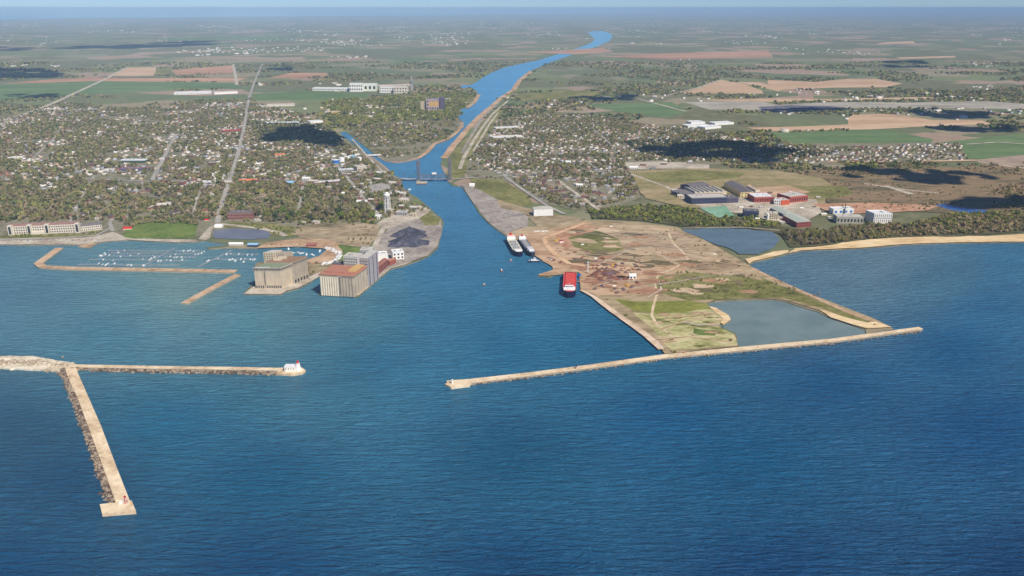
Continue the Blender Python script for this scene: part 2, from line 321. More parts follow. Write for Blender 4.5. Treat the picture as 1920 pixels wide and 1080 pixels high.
sheet('field',[(1720,272),(1930,250),(1930,290),(1830,300)],GREEN,2,100)
sheet('field',[(1100,196),(1260,192),(1290,210),(1250,222),(1130,205)],GREEN,2,100)
sheet('field',[(960,180),(1060,170),(1130,172),(1110,184),(980,190)],OLIVE,2,100)
# towns
sheet('town_ground',[(-300,230),(0,226),(60,212),(120,192),(240,205),(330,205),(420,190),(470,196),(560,215),(620,244),(636,252),(670,280),(700,300),(735,328),(752,338),(752,346),(764,364),(776,372),(740,400),(700,420),(640,432),(560,430),(500,444),(400,444),(386,450),(300,446),(200,444),(0,444),(-300,444)],TOWN,3,80)
sheet('town_ground',[(855,300),(880,262),(900,236),(1000,213),(1130,220),(1210,236),(1290,240),(1400,262),(1460,270),(1800,268),(1815,303),(1640,306),(1480,312),(1250,308),(1190,330),(1200,372),(1130,398),(1080,396),(1030,385),(960,345),(880,335)],TOWN,3,80)
sheet('town_ground',[(655,246),(760,225),(860,228),(866,242),(850,254),(812,270),(796,288),(760,303),(724,302),(700,286)],TOWN,2,50)
sheet('grass',[(600,190),(720,180),(860,172),(890,180),(880,196),(860,206),(860,222),(780,226),(640,236),(600,215)],OLIVE,3,80)
# west shore
sheet('esplanade',[(-300,462),(-300,446),(0,446),(130,444),(190,442),(212,436),(222,440),(236,446),(300,450),(368,451),(372,455),(330,456),(240,451),(190,455),(150,460),(0,460)],GRAV,1,25,keep=True)
sheet('park_lawn',[(232,446),(236,432),(262,420),(300,417),(362,414),(372,424),(368,440),(362,448),(290,449),(250,449)],LAWN,2,25,keep=True)
sheet('shore_lawn',[(0,444),(60,441),(150,441),(190,439),(160,447),(90,447),(0,449)],OLIVE,1,25,keep=True)
sheet('causeway',[(372,450),(392,428),(404,423),(398,432),(393,448),(386,453)],GRAV,1,25,keep=True)
sheet('grass',[(404,424),(440,418),(520,422),(570,436),(545,446),(500,440),(440,432)],OLIVE,1,25,keep=True)
pond('pond',[(399,434),(440,429),(498,432),(508,440),(503,449),(470,451),(430,450),(402,448)],(112,114,122))
road([(404,421),(440,424),(490,430),(525,438),(536,444)],14,GRAV)
sheet('scrub',[(560,428),(600,420),(680,420),(714,424),(706,448),(690,466),(650,462),(600,452),(566,448),(545,440)],DRY,2,25,keep=True)
sheet('boatyard',[(480,467),(500,457),(545,451),(600,449),(628,454),(646,466),(640,482),(618,494),(590,500),(572,490),(600,481),(614,468),(560,464)],DIRT,1,25,keep=True)
sheet('grass',[(632,460),(660,464),(680,468),(662,486),(630,494),(646,476)],LAWN,1,25,keep=True)
sheet('scrub',[(576,498),(600,494),(650,490),(655,500),(604,520),(592,520),(580,514)],DRY,1,20,keep=True)
sheet('quay',[(457,553),(480,536),(530,541),(580,521),(600,512),(604,518),(583,530),(558,542),(537,547),(527,554)],GRAV,0,keep=True)
sheet('quay',[(598,552),(602,545),(668,548),(705,520),(735,500),(760,492),(800,478),(760,498),(733,505),(703,530),(673,556),(640,556)],GRAV,0,keep=True)
sheet('wharf',[(700,474),(712,446),(735,424),(770,414),(812,402),(826,412),(829,434),(820,464),(802,481),(760,495),(733,503),(700,526),(672,520),(690,478)],GREYG,1,25,keep=True)
sheet('gravel_lot',[(705,422),(730,404),(776,394),(806,398),(790,412),(760,418),(725,432)],GRAV,1,20,keep=True)
sheet('grass',[(786,410),(806,400),(826,412),(822,424),(796,424)],OLIVE,1,20,keep=True)
sheet('gravel_lot',[(716,404),(742,396),(790,386),(808,396),(770,408),(724,410)],GRAV,1,20)
sheet('car_park',[(690,350),(716,344),(738,350),(732,360),(700,362)],ASPH,1,25,keep=True)
# canal banks
sheet('canal_bank',band([(832,298),(850,274),(866,256),(880,238),(898,220),(920,202),(940,184),(962,170),(974,152),(996,134)],[26,26,26,26,28,28,30,34,34,40]),DIRT,2,60,world=True,keep=True)
sheet('canal_bank',band([(784,298),(800,287),(815,270.5),(840,261),(856,250),(867,237)],16),DIRT,1,40,world=True,keep=True)
sheet('canal_bank',band([(876,203),(890,192),(898,178)],22),DIRT,1,40,world=True,keep=True)
sheet('grass',[(836,330),(850,286),(886,246),(930,205),(946,208),(908,262),(880,300),(872,330),(850,340)],OLIVE,2,40,keep=True)
road([(952,190),(924,214),(904,240),(886,268),(870,296),(862,318)],13,GRAV)
road([(936,192),(905,222),(880,262),(866,288)],12,GREYG)
road([(934,212),(916,236),(898,268),(888,284)],10,GRAV)
sheet('grass',[(880,336),(940,338),(985,364),(1000,384),(965,392),(925,374),(890,352)],OLIVE,2,30,keep=True)
sheet('gravel_lot',[(862,346),(890,353),(930,374),(968,388),(1000,396),(990,412),(990,430),(970,446),(944,439),(914,417),(885,378),(868,352)],GREYG,1,30,keep=True)
sheet('scrub',[(930,374),(968,386),(1040,404),(1100,412),(1060,424),(1010,428),(980,400),(940,392)],DRY,2,30,keep=True)
# ship breaking peninsula
PEN=[(946,440),(985,428),(1020,424),(1110,414),(1200,418),(1270,428),(1310,446),(1340,462),(1400,497),(1412,504),(1445,520),(1506,548),(1585,580),(1636,600),(1664,613),(1625,617),(1597,609),(1534,584),(1472,565),(1420,561),(1340,564),(1322,572),(1330,580),(1354,590),(1364,600),(1346,611),(1356,620),(1378,630),(1384,652),(1246,666),(1236,650),(1190,612),(1130,569),(1106,547),(1088,543),(1086,512),(1036,519),(1036,500),(1006,480),(986,460),(960,450)]
sheet('scrub',PEN,gmat('sandy scrub',[(132,116,86),(168,148,116),(192,170,138)],16,110,stretch=(.6,1.5,1)),1,30)
CLEAR.append([tuple(G(*p).xy) for p in PEN])
sheet('scrub',[(1130,424),(1220,424),(1280,440),(1330,470),(1390,500),(1340,520),(1280,500),(1230,480),(1150,470),(1110,440)],gmat('pale dry ground',[(140,118,92),(176,152,124),(196,176,148)],14,110,stretch=(.5,1.6,1)),4,25)
sheet('grass',[(1064,446),(1120,434),(1160,450),(1170,470),(1120,480),(1080,470)],OLIVE,3,25)
sheet('yard_dirt',[(960,444),(1010,434),(1060,428),(1098,416),(1110,420),(1060,440),(1040,448),(1075,478),(1120,490),(1200,502),(1280,498),(1290,512),(1230,520),(1200,530),(1230,545),(1170,556),(1120,556),(1090,545),(1086,512),(1038,518),(1036,502),(1004,482),(984,460)],DIRT,2,20)
sheet('yard_dirt',[(1040,440),(1098,424),(1150,428),(1110,436),(1065,448),(1080,476),(1050,462)],RUST,2,20)
sheet('grass',[(1230,522),(1300,512),(1400,522),(1460,536),(1500,560),(1420,561),(1340,564),(1290,566),(1240,552),(1222,536)],OLIVE,3,25)
sheet('grass',[(1150,562),(1200,568),(1290,566),(1326,572),(1332,582),(1300,590),(1240,592),(1190,586)],gmat('yellow-green grass',[(104,108,44),(128,130,56),(150,150,80)],12,80),2,20)
sheet('grass',[(1186,588),(1240,592),(1330,582),(1364,600),(1344,612),(1376,630),(1382,650),(1260,660),(1240,640),(1220,615)],PALEG,2,20)
sheet('grass',[(1300,618),(1345,625),(1340,632),(1296,632)],LAWN,2,10)
sheet('grass',[(1426,522),(1500,552),(1580,586),(1640,608),(1630,613),(1600,604),(1540,580),(1474,562),(1440,545)],OLIVE,1,20)
road([(1410,504),(1445,522),(1506,550),(1580,583),(1636,606)],7,DIRT,'path')
road([(1254,440),(1262,458),(1280,474),(1290,488),(1262,506),(1236,516),(1227,532),(1232,552),(1224,580),(1222,594),(1232,612),(1256,630),(1272,644)],4.5,gmat('pale track',[(190,166,132),(212,190,156),(226,206,174)],6,40),'path')
road([(1120,490),(1180,498),(1250,502),(1330,512),(1400,520)],6,DIRT,'path')
random.seed(21)
MOT=[gmat('dark scrub blotch',[(84,78,52),(112,100,72),(140,122,92)],9,60,stretch=(.6,1.5,1)),gmat('pale scrub blotch',[(164,140,110),(192,168,136),(210,188,158)],9,60,stretch=(.6,1.5,1)),gmat('reddish scrub blotch',[(140,100,76),(166,126,98),(184,148,118)],9,60,stretch=(.6,1.5,1))]
L0=_lev[0]
for k in range(120):
    _lev[0]=L0+k%40
    px=random.uniform(1060,1440); py=random.uniform(428,556)
    if px-1060<(py-440)*.1 or px>1260+(py-430)*1.55: continue
    r=random.uniform(4,15); n_=9
    sheet('scrub',[(px+r*2.2*math.cos(2*math.pi*i/n_)*random.uniform(.5,1.2),py+r*.35*math.sin(2*math.pi*i/n_)*random.uniform(.5,1.2)+r*.1*math.cos(2*math.pi*i/n_)) for i in range(n_)],MOT[random.choice((0,0,1,1,2))] if py<505 or px>1230 else MOT[2],1.5,9)
_lev[0]=L0+40
for k in range(26):
    px=random.uniform(1190,1360); py=random.uniform(588,654); r=random.uniform(3,9)
    if px<1190+(py-588)*1.0: continue
    sheet('grass',[(px+r*2*math.cos(2*math.pi*i/8)*random.uniform(.5,1.2),py+r*.3*math.sin(2*math.pi*i/8)*random.uniform(.5,1.2)) for i in range(8)],random.choice((OLIVE,MOT[1],DIRT,OLIVE)),1,7)
for pts in ([(1080,436),(1140,444),(1200,440),(1270,452)],[(1120,500),(1180,470),(1240,462),(1290,470)],[(1150,548),(1200,540),(1260,532),(1330,520),(1400,514)],[(1090,478),(1150,482),(1220,476),(1300,486),(1370,498)],[(1280,474),(1330,484),(1390,500)],[(1110,540),(1150,530),(1210,528)],[(1215,560),(1240,545),(1236,530)],[(1240,620),(1280,606),(1330,596),(1362,600)],[(1245,600),(1290,596),(1340,590)],[(1236,640),(1290,634),(1340,640),(1372,644)]): road(pts,3.2,random.choice((DIRT,GRAV,DIRT)),'path')
road([(1098,420),(1060,434),(1020,449),(1026,464),(1040,478),(1066,496),(1110,503),(1200,506)],12,gmat('orange dirt track',[(186,148,112),(212,174,136),(222,190,154)],8,50),'path')
road([(1280,606),(1310,612),(1350,612)],5,GRAV,'path')
sheet('beach',band([(1089,546),(1112,558),(1129,571),(1150,587),(1171,602),(1191,616),(1211,631),(1227,645),(1240,658)],[6,8,11,12,12,12,12,12,10]),gmat('pinkish shore sand',[(188,160,134),(214,190,164),(228,208,184)],8,50),1,20,world=True)
sheet('beach',[(1329,577),(1342,580),(1366,594),(1370,602),(1356,612),(1350,608),(1356,600),(1340,588)],SAND,1,10)
sheet('beach',[(1534,582),(1560,590),(1600,602),(1626,608),(1640,606),(1672,616),(1626,619),(1597,611),(1557,598)],SAND,1,15)
sheet('beach',[(1404,497),(1412,492),(1430,488),(1452,483),(1478,476),(1478,471),(1450,474),(1420,483),(1396,488)],SAND,1,12,keep=True)
sheet('beach',[(1478,477),(1500,472),(1530,470),(1567,469),(1609,467),(1650,464),(1692,460),(1740,458),(1780,457),(1850,456),(1920,455),(2100,450),(2100,436),(1920,441),(1850,445),(1780,444),(1700,447),(1640,450),(1590,456),(1560,460),(1530,465),(1490,468)],SAND,2,14,keep=True)
# north east
sheet('wood_floor',[(1100,394),(1200,388),(1290,390),(1330,406),(1420,414),(1470,428),(1540,436),(1600,424),(1700,420),(1780,404),(1930,396),(1930,436),(1800,446),(1700,446),(1600,454),(1540,464),(1480,466),(1460,440),(1400,430),(1290,428),(1200,416),(1110,412)],WOODF,3,30)
sheet('marsh',[(1450,330),(1560,318),(1700,316),(1930,312),(1930,396),(1780,402),(1660,396),(1560,392),(1540,360),(1470,350)],MARSH,4,40)
sheet('scrub',[(1180,322),(1300,316),(1460,322),(1540,336),(1560,350),(1540,392),(1420,398),(1290,392),(1210,374),(1190,345)],gmat('dry works ground',[(120,114,70),(150,136,96),(176,154,122)],16,120,stretch=(.5,1.5,1)),3,30,keep=True)
sheet('grass',[(1200,326),(1300,320),(1400,326),(1380,336),(1260,344),(1210,340)],OLIVE,3,30)
sheet('grass',[(1480,352),(1580,350),(1600,366),(1560,374),(1480,366)],OLIVE,3,30)
sheet('works_yard',[(1286,378),(1400,372),(1530,376),(1540,400),(1500,425),(1430,412),(1400,402),(1330,398)],GRAV,1,30,keep=True)
sheet('yard_dirt',[(1400,354),(1480,350),(1520,362),(1480,370),(1420,366)],TAN,2,25)
sheet('yard_dirt',[(1520,384),(1640,382),(1760,388),(1740,396),(1640,402),(1560,402)],RUST,2,30)
road([(1620,346),(1660,352),(1700,358),(1760,364)],12,GRAV)
road([(1660,350),(1690,360),(1710,366)],20,GRAV)
road([(1880,312),(1930,318)],14,GRAV)
road([(1810,272),(1870,268),(1930,272)],14,GRAV)
road([(1550,304),(1680,305),(1830,302)],22,TAN)
pond('pond',[(1277,433),(1330,430),(1390,431),(1448,437),(1463,450),(1452,466),(1421,479),(1386,479),(1367,468),(1334,458),(1310,447)],(98,116,124))
pond('pond',[(1752,386),(1772,384),(1800,391),(1850,396),(1846,401),(1800,400),(1772,393)],(62,96,156),1)
sheet('settling_pond',[(1312,392),(1360,388),(1378,408),(1346,410),(1330,402)],gmat('green settling pond',[(110,150,120),(128,168,140),(140,176,150)],12,60),1,20,keep=True)
road([(1280,430),(1390,428),(1462,434)],5,GRAV,'path')
sheet('gravel_lot',[(1170,306),(1240,304),(1330,310),(1330,318),(1240,318),(1180,320)],GRAV,2,30,keep=True)
pond('mill_pond',[(1000,160),(1000,160),(1000,160)],(90,110,130),0) if False else None
# roads
LM_=newmat('calm lagoon water'); LAG,n,l,b=LM_; f=noise(n,l,posn(n,l,60),4,.6); l.new(ramp(n,l,f,[L4((104,124,124)),L4((122,138,138))],.35,.65),b.inputs['Base Color']); b.inputs['Roughness'].default_value=.22; b.inputs['IOR'].default_value=1.33; b.inputs['Specular IOR Level'].default_value=.3
sheet('lagoon',[(1325,568),(1345,564),(1451,561),(1472,565),(1534,584),(1557,596),(1597,609),(1628,617),(1630,626),(1560,637),(1400,653),(1370,655),(1372,640),(1376,626),(1355,614),(1364,603),(1345,588),(1326,578)],LAG,amp=0,z=.12)
sheet('spit',[(1010,517),(1036,509),(1058,510),(1056,514),(1040,516.5),(1030,520.5),(1009,518.8)],DIRT,.5,8)
road([(492,120),(479,150),(467,184),(462,215),(456,250),(448,284),(438,318),(428,346),(420,372),(412,398),(408,420)],13,ASPH)
road([(437,121),(441,140),(444,160)],22,GRAV)
road([(-200,246),(0,229),(60,211),(110,190),(150,171),(200,148),(236,128)],26,GRAV)
road([(332,252),(314,284),(298,316),(284,342)],14,ASPH)
road([(660,262),(690,296),(716,322)],8,GRAV)
road([(622,298),(650,334),(682,372),(716,412)],11,ASPH)
road([(726,404),(722,424),(708,452),(698,476),(690,486)],12,GRAV)
road([(946,332),(984,360),(1026,388),(1060,404)],11,ASPH)
road([(1046,340),(1088,370),(1126,398)],12,GRAV)
road([(1196,186),(1240,198),(1286,210)],16,GRAV)
road([(1250,180),(1310,165),(1352,150)],16,GRAV)
road([(1160,320),(1250,352),(1290,382)],10,GRAV)
road([(0,452),(100,449),(180,444),(212,428)],9,ASPH,clear=False)
road([(212,436),(206,420),(212,412)],9,ASPH)
road([(0,340),(130,336),(285,342),(420,340),(560,342),(640,340)],12,ASPH)
road([(720,330),(760,338),(790,338)],8,ASPH)
road([(842,338),(900,334),(1046,326),(1180,322)],10,ASPH)
for pts in ([(130,424),(150,380),(178,330)],[(60,300),(100,262),(118,238)],[(175,260),(205,240)],[(360,410),(372,372),(380,352)],[(150,236),(190,214)],[(560,400),(566,360),(572,330)]): road(pts,7,ASPH,'street')
for y in (268,316,372): road([(-60,y),(180,y-1),(420,y-1)],5,ASPH,'street')
for k in (1,4):
    x=905+k*46
    road([(x,296),(x+40,326)],6,ASPH,'street'); road([(x+20,240),(x+60,275)],6,ASPH,'street')
# ================================================================ things
GLASS=pmat('dark window glass',(44,50,62),.15,.1,3,spec=.6)
CONC=streakmat('silo concrete',(204,188,164),(164,146,126)); CONC2=streakmat('grey silo concrete',(178,166,148),(126,116,104))
BEIGE=pmat('beige rendered wall',(206,190,162),.9,.12); CREAM=pmat('cream wall',(216,207,190),.9,.1); WHITE=pmat('white painted wall',(236,234,228),.7,.06)
GREYM=pmat('grey metal cladding',(158,158,158),.6,.12); DKGREY=pmat('dark grey roof felt',(92,90,92),.9,.2); PALEROOF=pmat('pale roof membrane',(196,190,180),.85,.14)
BRICK=pmat('red brick wall',(150,84,70),.9,.16); BROWN=pmat('brown brick wall',(126,92,78),.9,.16); REDROOF=pmat('red roof',(178,122,100),.85,.18); TERRA=pmat('terracotta roof',(150,100,86),.85,.16)
GREENROOF=pmat('green copper roof',(132,142,116),.85,.16); OCHRE=pmat('ochre panel',(204,166,108),.8,.12); NAVY=pmat('navy cladding',(58,62,92),.6,.12); PURPLE=pmat('slate violet cladding',(92,82,104),.7,.14)
ORANGE=pmat('orange tile roof',(206,122,84),.85,.12); BLUE=pmat('blue painted metal',(52,112,190),.5,.1); PALEBLUE=pmat('pale blue roof',(140,184,214),.6,.1); RED=pmat('red paint',(200,44,40),.5,.1); BRED=pmat('brick red cladding',(164,76,60),.7,.14)
STEEL=pmat('grey structural steel',(112,116,126),.6,.15,2); TIMBER=pmat('grey dock timber',(150,152,158),.85,.12); DKBLUE=pmat('navy hull paint',(26,28,64),.4,.1); YELLOW=pmat('yellow machine paint',(222,170,40),.5,.1); RUSTM=pmat('rusty scrap',(122,78,62),.95,.35,2); BLACK=pmat('black rubber',(36,36,40),.8,.1)
COAL=gmat('dark coal',[(54,54,64),(76,76,90),(102,100,110)],7,40); DECKRED=pmat('red deck paint',(202,62,56),.6,.14,5); CONCDECK=gmat('pier concrete',[(190,164,130),(222,198,164),(238,220,188)],9,50); ROCK=pmat('quarried limestone',(172,154,132),.95,.35,3); ROCKD=pmat('wet dark rock',(104,86,74),.9,.35,3)
PALEROCK=gmat('pale rubble',[(168,150,126),(212,198,172),(238,228,206)],4,25); FLOAT=pmat('white gelcoat',(238,238,236),.35,.04); SHED=pmat('grey slate roof',(110,104,106),.9,.18)
def quad(pl,pr,depth,ang=0):
    a=G(*pl,ZG).xy; b=G(*pr,ZG).xy; d=b-a
    n=Vector((-d.y,d.x)).normalized(); n=Matrix.Rotation(ang,2)@n
    return [a,b,b+n*depth,a+n*depth]
def winrow(parent,a,b,z0,z1,cols,rows,wf=.5,hf=.5,mat=None,name='window',out=.15):
    a=Vector(a[:2]); b=Vector(b[:2]); d=b-a; L=d.length; u=d/L; nrm=Vector((u.y,-u.x)); ch=(z1-z0)/rows; cw=L/cols
    first=None; o=Vector(parent.location)
    for r in range(rows):
        for c in range(cols):
            p=a+u*(cw*(c+.5)); z=z0+ch*(r+.5)
            if first is None:
                q=[p-u*cw*wf/2+nrm*out,p+u*cw*wf/2+nrm*out,p+u*cw*wf/2-nrm*.02,p-u*cw*wf/2-nrm*.02]
                first=MB().prism(q,z-ch*hf/2,z+ch*hf/2).build(name,mat or GLASS,parent); fp=Vector((p.x,p.y,z))
            else:
                k=first.copy(); COL.objects.link(k); k.parent=parent; k.location=Vector((p.x,p.y,z))-fp
def building(name,label,cat,q,h,wall,roof,kind='flat',win=None,side=None,group=None,rh=3,zb=ZG,par=.8,clear=True,wmat=None):
    q=[Vector(p[:2]) for p in q]; c=sum(q,Vector((0,0)))/4
    t=empty(name,(c.x,c.y,zb),label,cat,group)
    MB().prism(q,zb,zb+h).build('wall',wall,t)
    ins=lambda f:[c+(p-c)*(1+f/max(1,(p-c).length)) for p in q]
    if kind=='flat':
        m=MB().prism(ins(.25),zb+h+.003,zb+h+.5); m.build('roof',roof,t)
        e=MB()
        for i in range(4):
            a,b=ins(.25)[i],ins(.25)[(i+1)%4]; d=(b-a).normalized(); nn=Vector((-d.y,d.x))*.5
            e.prism([a+d*.5,b,b+nn,a+d*.5+nn],zb+h+.5,zb+h+.5+par)
        e.build('parapet',wall,t)
        if h>5 and (q[1]-q[0]).length>14:
            for k in range(3):
                s=random.uniform(.2,.8); r=random.uniform(.3,.7)
                p=q[0].lerp(q[1],s).lerp(q[3].lerp(q[2],s),r); MB().box((p.x,p.y,zb+h+.5),(random.uniform(2,5),random.uniform(2,4),random.uniform(1.2,2.4))).build('rooftop_unit',GREYM,t)
    elif kind=='gable': MB().gable(q,zb+h+.003,rh).build('roof',roof,t)
    elif kind=='gable2': MB().gable([q[1],q[2],q[3],q[0]],zb+h+.003,rh).build('roof',roof,t)
    elif kind=='saw':
        n=max(2,int((q[1]-q[0]).length/12)); mm=MB()
        for i in range(n):
            a=q[0].lerp(q[1],i/n); b=q[0].lerp(q[1],(i+1)/n); cc=q[3].lerp(q[2],(i+1)/n); d=q[3].lerp(q[2],i/n); z=zb+h+.003
            mm.add([(a.x,a.y,z),(b.x,b.y,z),(cc.x,cc.y,z),(d.x,d.y,z),(a.x,a.y,z+rh),(d.x,d.y,z+rh)],[(0,1,4),(1,2,5,4),(3,5,2),(0,4,5,3),(3,2,1,0)])
        mm.build('roof',roof,t)
    if win: winrow(t,q[0],q[1],zb+h*.08,zb+h*.95,*win,mat=wmat)
    if side:
        if side[2]=='r': winrow(t,q[1],q[2],zb+h*.08,zb+h*.95,side[0],side[1],mat=wmat)
        else: winrow(t,q[3],q[0],zb+h*.08,zb+h*.95,side[0],side[1],mat=wmat)
    if clear: CLEAR.append([tuple(p) for p in ins(5)])
    return t
def P2(px,py): return G(px,py,ZG).xy
# ---- left grain elevator
A,B=P2(480,541),P2(529,541); dv=(P2(576,521)-B); u=(B-A)
t=empty('grain_elevator',(*((A+B)/2+dv/2),ZG),'square beige concrete grain elevator with green roof at the end of the left quay','grain elevator')
q=[A,B,B+dv*.42,A+dv*.42]; h1=H(504,541,508)-ZG
MB().prism(q,ZG,ZG+h1).build('silo_block',CONC,t); CLEAR.append([tuple(p) for p in (A,B,B+dv,A+dv)])
e=lambda q,f:[sum(q,Vector((0,0)))/4+(p-sum(q,Vector((0,0)))/4)*(1+f/30) for p in q]
z=ZG+h1; MB().prism(e(q,1.2),z+.003,z+5.6).build('gallery',CONC2,t); winrow(t,e(q,1.2)[0],e(q,1.2)[1],z+.6,z+5,11,1,.6,.62); winrow(t,e(q,1.2)[1],e(q,1.2)[2],z+.6,z+5,6,1,.6,.62)
MB().prism(e(q,1.9),z+5.603,z+6.4).build('cornice',CONC,t); MB().prism(e(q,.4),z+6.403,z+6.9).build('roof',GREENROOF,t)
q2=[A+dv*.42+dv.normalized()*.01+u*.02,B+dv*.42+u*.06,B+dv*1.0+u*.06,A+dv+u*.02]; h2=h1+3
MB().prism(q2,ZG,ZG+h2).build('rear_silo_block',CONC2,t); z2=ZG+h2
MB().prism(e(q2,1.2),z2+.003,z2+5.2).build('rear_gallery',CONC2,t); winrow(t,e(q2,1.2)[1],e(q2,1.2)[2],z2+.6,z2+4.8,9,1,.6,.6); MB().prism(e(q2,.8),z2+5.203,z2+6).build('rear_roof',pmat('brown roof felt',(150,118,92),.9,.2),t)
for s in (.25,.6): p=A.lerp(B,.3)+dv*(.5+s*.5); MB().box((p.x,p.y,z2+6.003),(16,8,3)).build('roof_house',BEIGE,t)
winrow(t,A,B,ZG+.5,ZG+6.2,12,1,.55,.9,GLASS,'archway'); winrow(t,q2[1],q2[2],ZG+.5,ZG+8,5,1,.5,.9,GLASS,'archway')
pc=A.lerp(B,.39); nrm=Vector((u.y,-u.x)).normalized(); MB().prism([pc-u.normalized()*1.4+nrm*.8,pc+u.normalized()*1.4+nrm*.8,pc+u.normalized()*1.4,pc-u.normalized()*1.4],ZG+.2,ZG+h1-.4).build('stair_shaft',CONC2,t)
winrow(t,pc-u.normalized()*1.4+nrm*.8,pc+u.normalized()*1.4+nrm*.8,ZG+7,ZG+h1-1,1,7,.6,.5)
MB().prism([A+nrm*1.6+u*.05,A+nrm*1.6+u*.62,A+nrm*.1+u*.62,A+nrm*.1+u*.05],z+6.95,z+7.6).build('skylight',FLOAT,t)
# tower annex
qa=[P2(497,507),P2(515,507),P2(532,502),P2(514,502)]; ht=H(506,507,474)-ZG
t=empty('workhouse_tower',(*(sum(qa,Vector((0,0)))/4),ZG),'tall beige elevator tower with rows of windows behind the green-roofed elevator','tower')
MB().prism(qa,ZG,ZG+ht).build('wall',BEIGE,t); MB().prism(e(qa,.9),ZG+ht+.003,ZG+ht+.8).build('roof',PALEROOF,t)
winrow(t,qa[0],qa[1],ZG+10,ZG+ht-1,4,6,.45,.5); winrow(t,qa[1],qa[2],ZG+10,ZG+ht-1,4,6,.45,.5)
qb=[p+Vector((18,6)) for p in qa]; MB().prism([p+Vector((1.5,.4)) for p in qb],ZG,ZG+ht-4).build('annex',CONC2,t)
# ---- red roofed elevator
A,B=P2(602,553),P2(665,557); dv=P2(690,538)-B; u=B-A; U=u.normalized(); nrm=Vector((u.y,-u.x)).normalized()
h1=H(640,555,519)-ZG
t=empty('grain_elevator',(*((A+B)/2+dv/2),ZG),'beige fluted grain elevator with rusty red roof on the quay tip','grain elevator')
q=[A,B,B+dv,A+dv]; CLEAR.append([tuple(p) for p in q])
MB().prism(q,ZG,ZG+h1).build('silo_block',CONC,t)
n=8; L=u.length*.55
for i in range(n):
    c=A+U*(L*(i+.5)/n); MB().cyl((c.x,c.y,ZG),L/n*.5,h1-.6,12).build('silo',pmat('pale silo concrete',(222,208,184),.9,.12,9),t)
for i in range(4):
    c=A+U*(L+6+(u.length-L-6)*(i+.5)/4); MB().box((c.x,c.y,ZG),(1.2,1.8,h1-.5),math.atan2(u.y,u.x)).build('pilaster',CONC2,t)
c=A+U*(L+3); MB().box((c.x,c.y,ZG),(4.6,3.2,h1+3),math.atan2(u.y,u.x)).build('stair_shaft',CONC2,t); winrow(t,c-U*2.3+nrm*1.6,c+U*2.3+nrm*1.6,ZG+3,ZG+h1,1,8,.5,.5)
z=ZG+h1; MB().prism(e(q,1),z+.003,z+2.6).build('gallery',CONC2,t); MB().prism(e(q,1.6),z+2.603,z+3.4).build('roof',REDROOF,t)
q3=[A+u*.05+dv*.2,A+u*.95+dv*.2,A+u*.95+dv*.8,A+u*.05+dv*.8]; MB().prism(q3,z+3.403,z+5.4).build('roof_monitor',REDROOF,t)
q4=[A+u*.72+dv*.3,A+u*.96+dv*.3,A+u*.96+dv*.95,A+u*.72+dv*.95]; MB().prism(q4,z+5.403,z+8).build('roof_house',OCHRE,t)
for i in range(5):
    c=B+dv*((i+.5)/5); MB().box((c.x,c.y,ZG),(1.8,1.2,h1-.5),math.atan2(u.y,u.x)).build('pilaster',CONC2,t)
q=[P2(677,537),P2(692,538),P2(711,522),P2(697,521)]; h=H(690,538,485)-ZG
t=empty('marine_tower',(*(sum(q,Vector((0,0)))/4),ZG),'tall grey elevator head house with dark vertical strips behind the red roof','tower')
MB().prism(q,ZG,ZG+h).build('wall',pmat('pale lilac grey cladding',(172,164,162),.75,.12),t); MB().prism(e(q,1),ZG+h+.003,ZG+h+1).build('roof',PALEROOF,t)
for s in (.12,.5,.85):
    p=q[1].lerp(q[2],s); MB().box((p.x,p.y,ZG),(1.4,1.8,h-3),.6).build('conveyor_leg',PURPLE,t)
winrow(t,q[0],q[1],ZG+24,ZG+h-3,5,5,.5,.5)
building('mill_building','white mill block left of the grey head house, behind the red-roofed elevator','mill',quad((646,514),(672,516),26),H(660,515,482)-ZG,pmat('pale mill wall',(206,200,196),.8,.1),PALEROOF,win=(6,6))
building('mill_annex','low dark violet mill annex left of the white mill block','mill',quad((624,512),(648,512),18),H(636,512,495)-ZG,PURPLE,SHED,win=(6,2))
building('mill_building','tall pale silo block directly behind the grey head house','mill',quad((676,497),(700,497),26),H(688,497,470)-ZG,GREYM,PALEROOF,win=(4,3))
building('storage_shed','white flat-roofed shed between the grey head house and round-cornered white shed','shed',quad((702,492),(728,490),22),H(715,491,478)-ZG,WHITE,FLOAT)
building('storage_shed','white shed with tank beside it, nearest the coal piles','shed',quad((737,488),(758,486),20),H(748,487,473)-ZG,WHITE,FLOAT,win=(3,2))
building('warehouse','reddish brown quay warehouse right of the dark tower strips','warehouse',quad((712,514),(728,500),12),H(720,508,494)-ZG,BRICK,TERRA,'gable',win=(4,2))
building('warehouse','small rust-red shed at the bend of the right quay','warehouse',quad((731,499),(743,494),11),H(737,496,487)-ZG,BRICK,REDROOF,'gable',rh=2)
for i,(a,b) in enumerate((((652,499),(664,498)),((664,489),(676,488)))):
    building('loading_shed','%s grey loading shed behind the white mill block'%('nearer','farther')[i],'shed',quad(a,b,14),9,GREYM,PALEROOF,'gable')
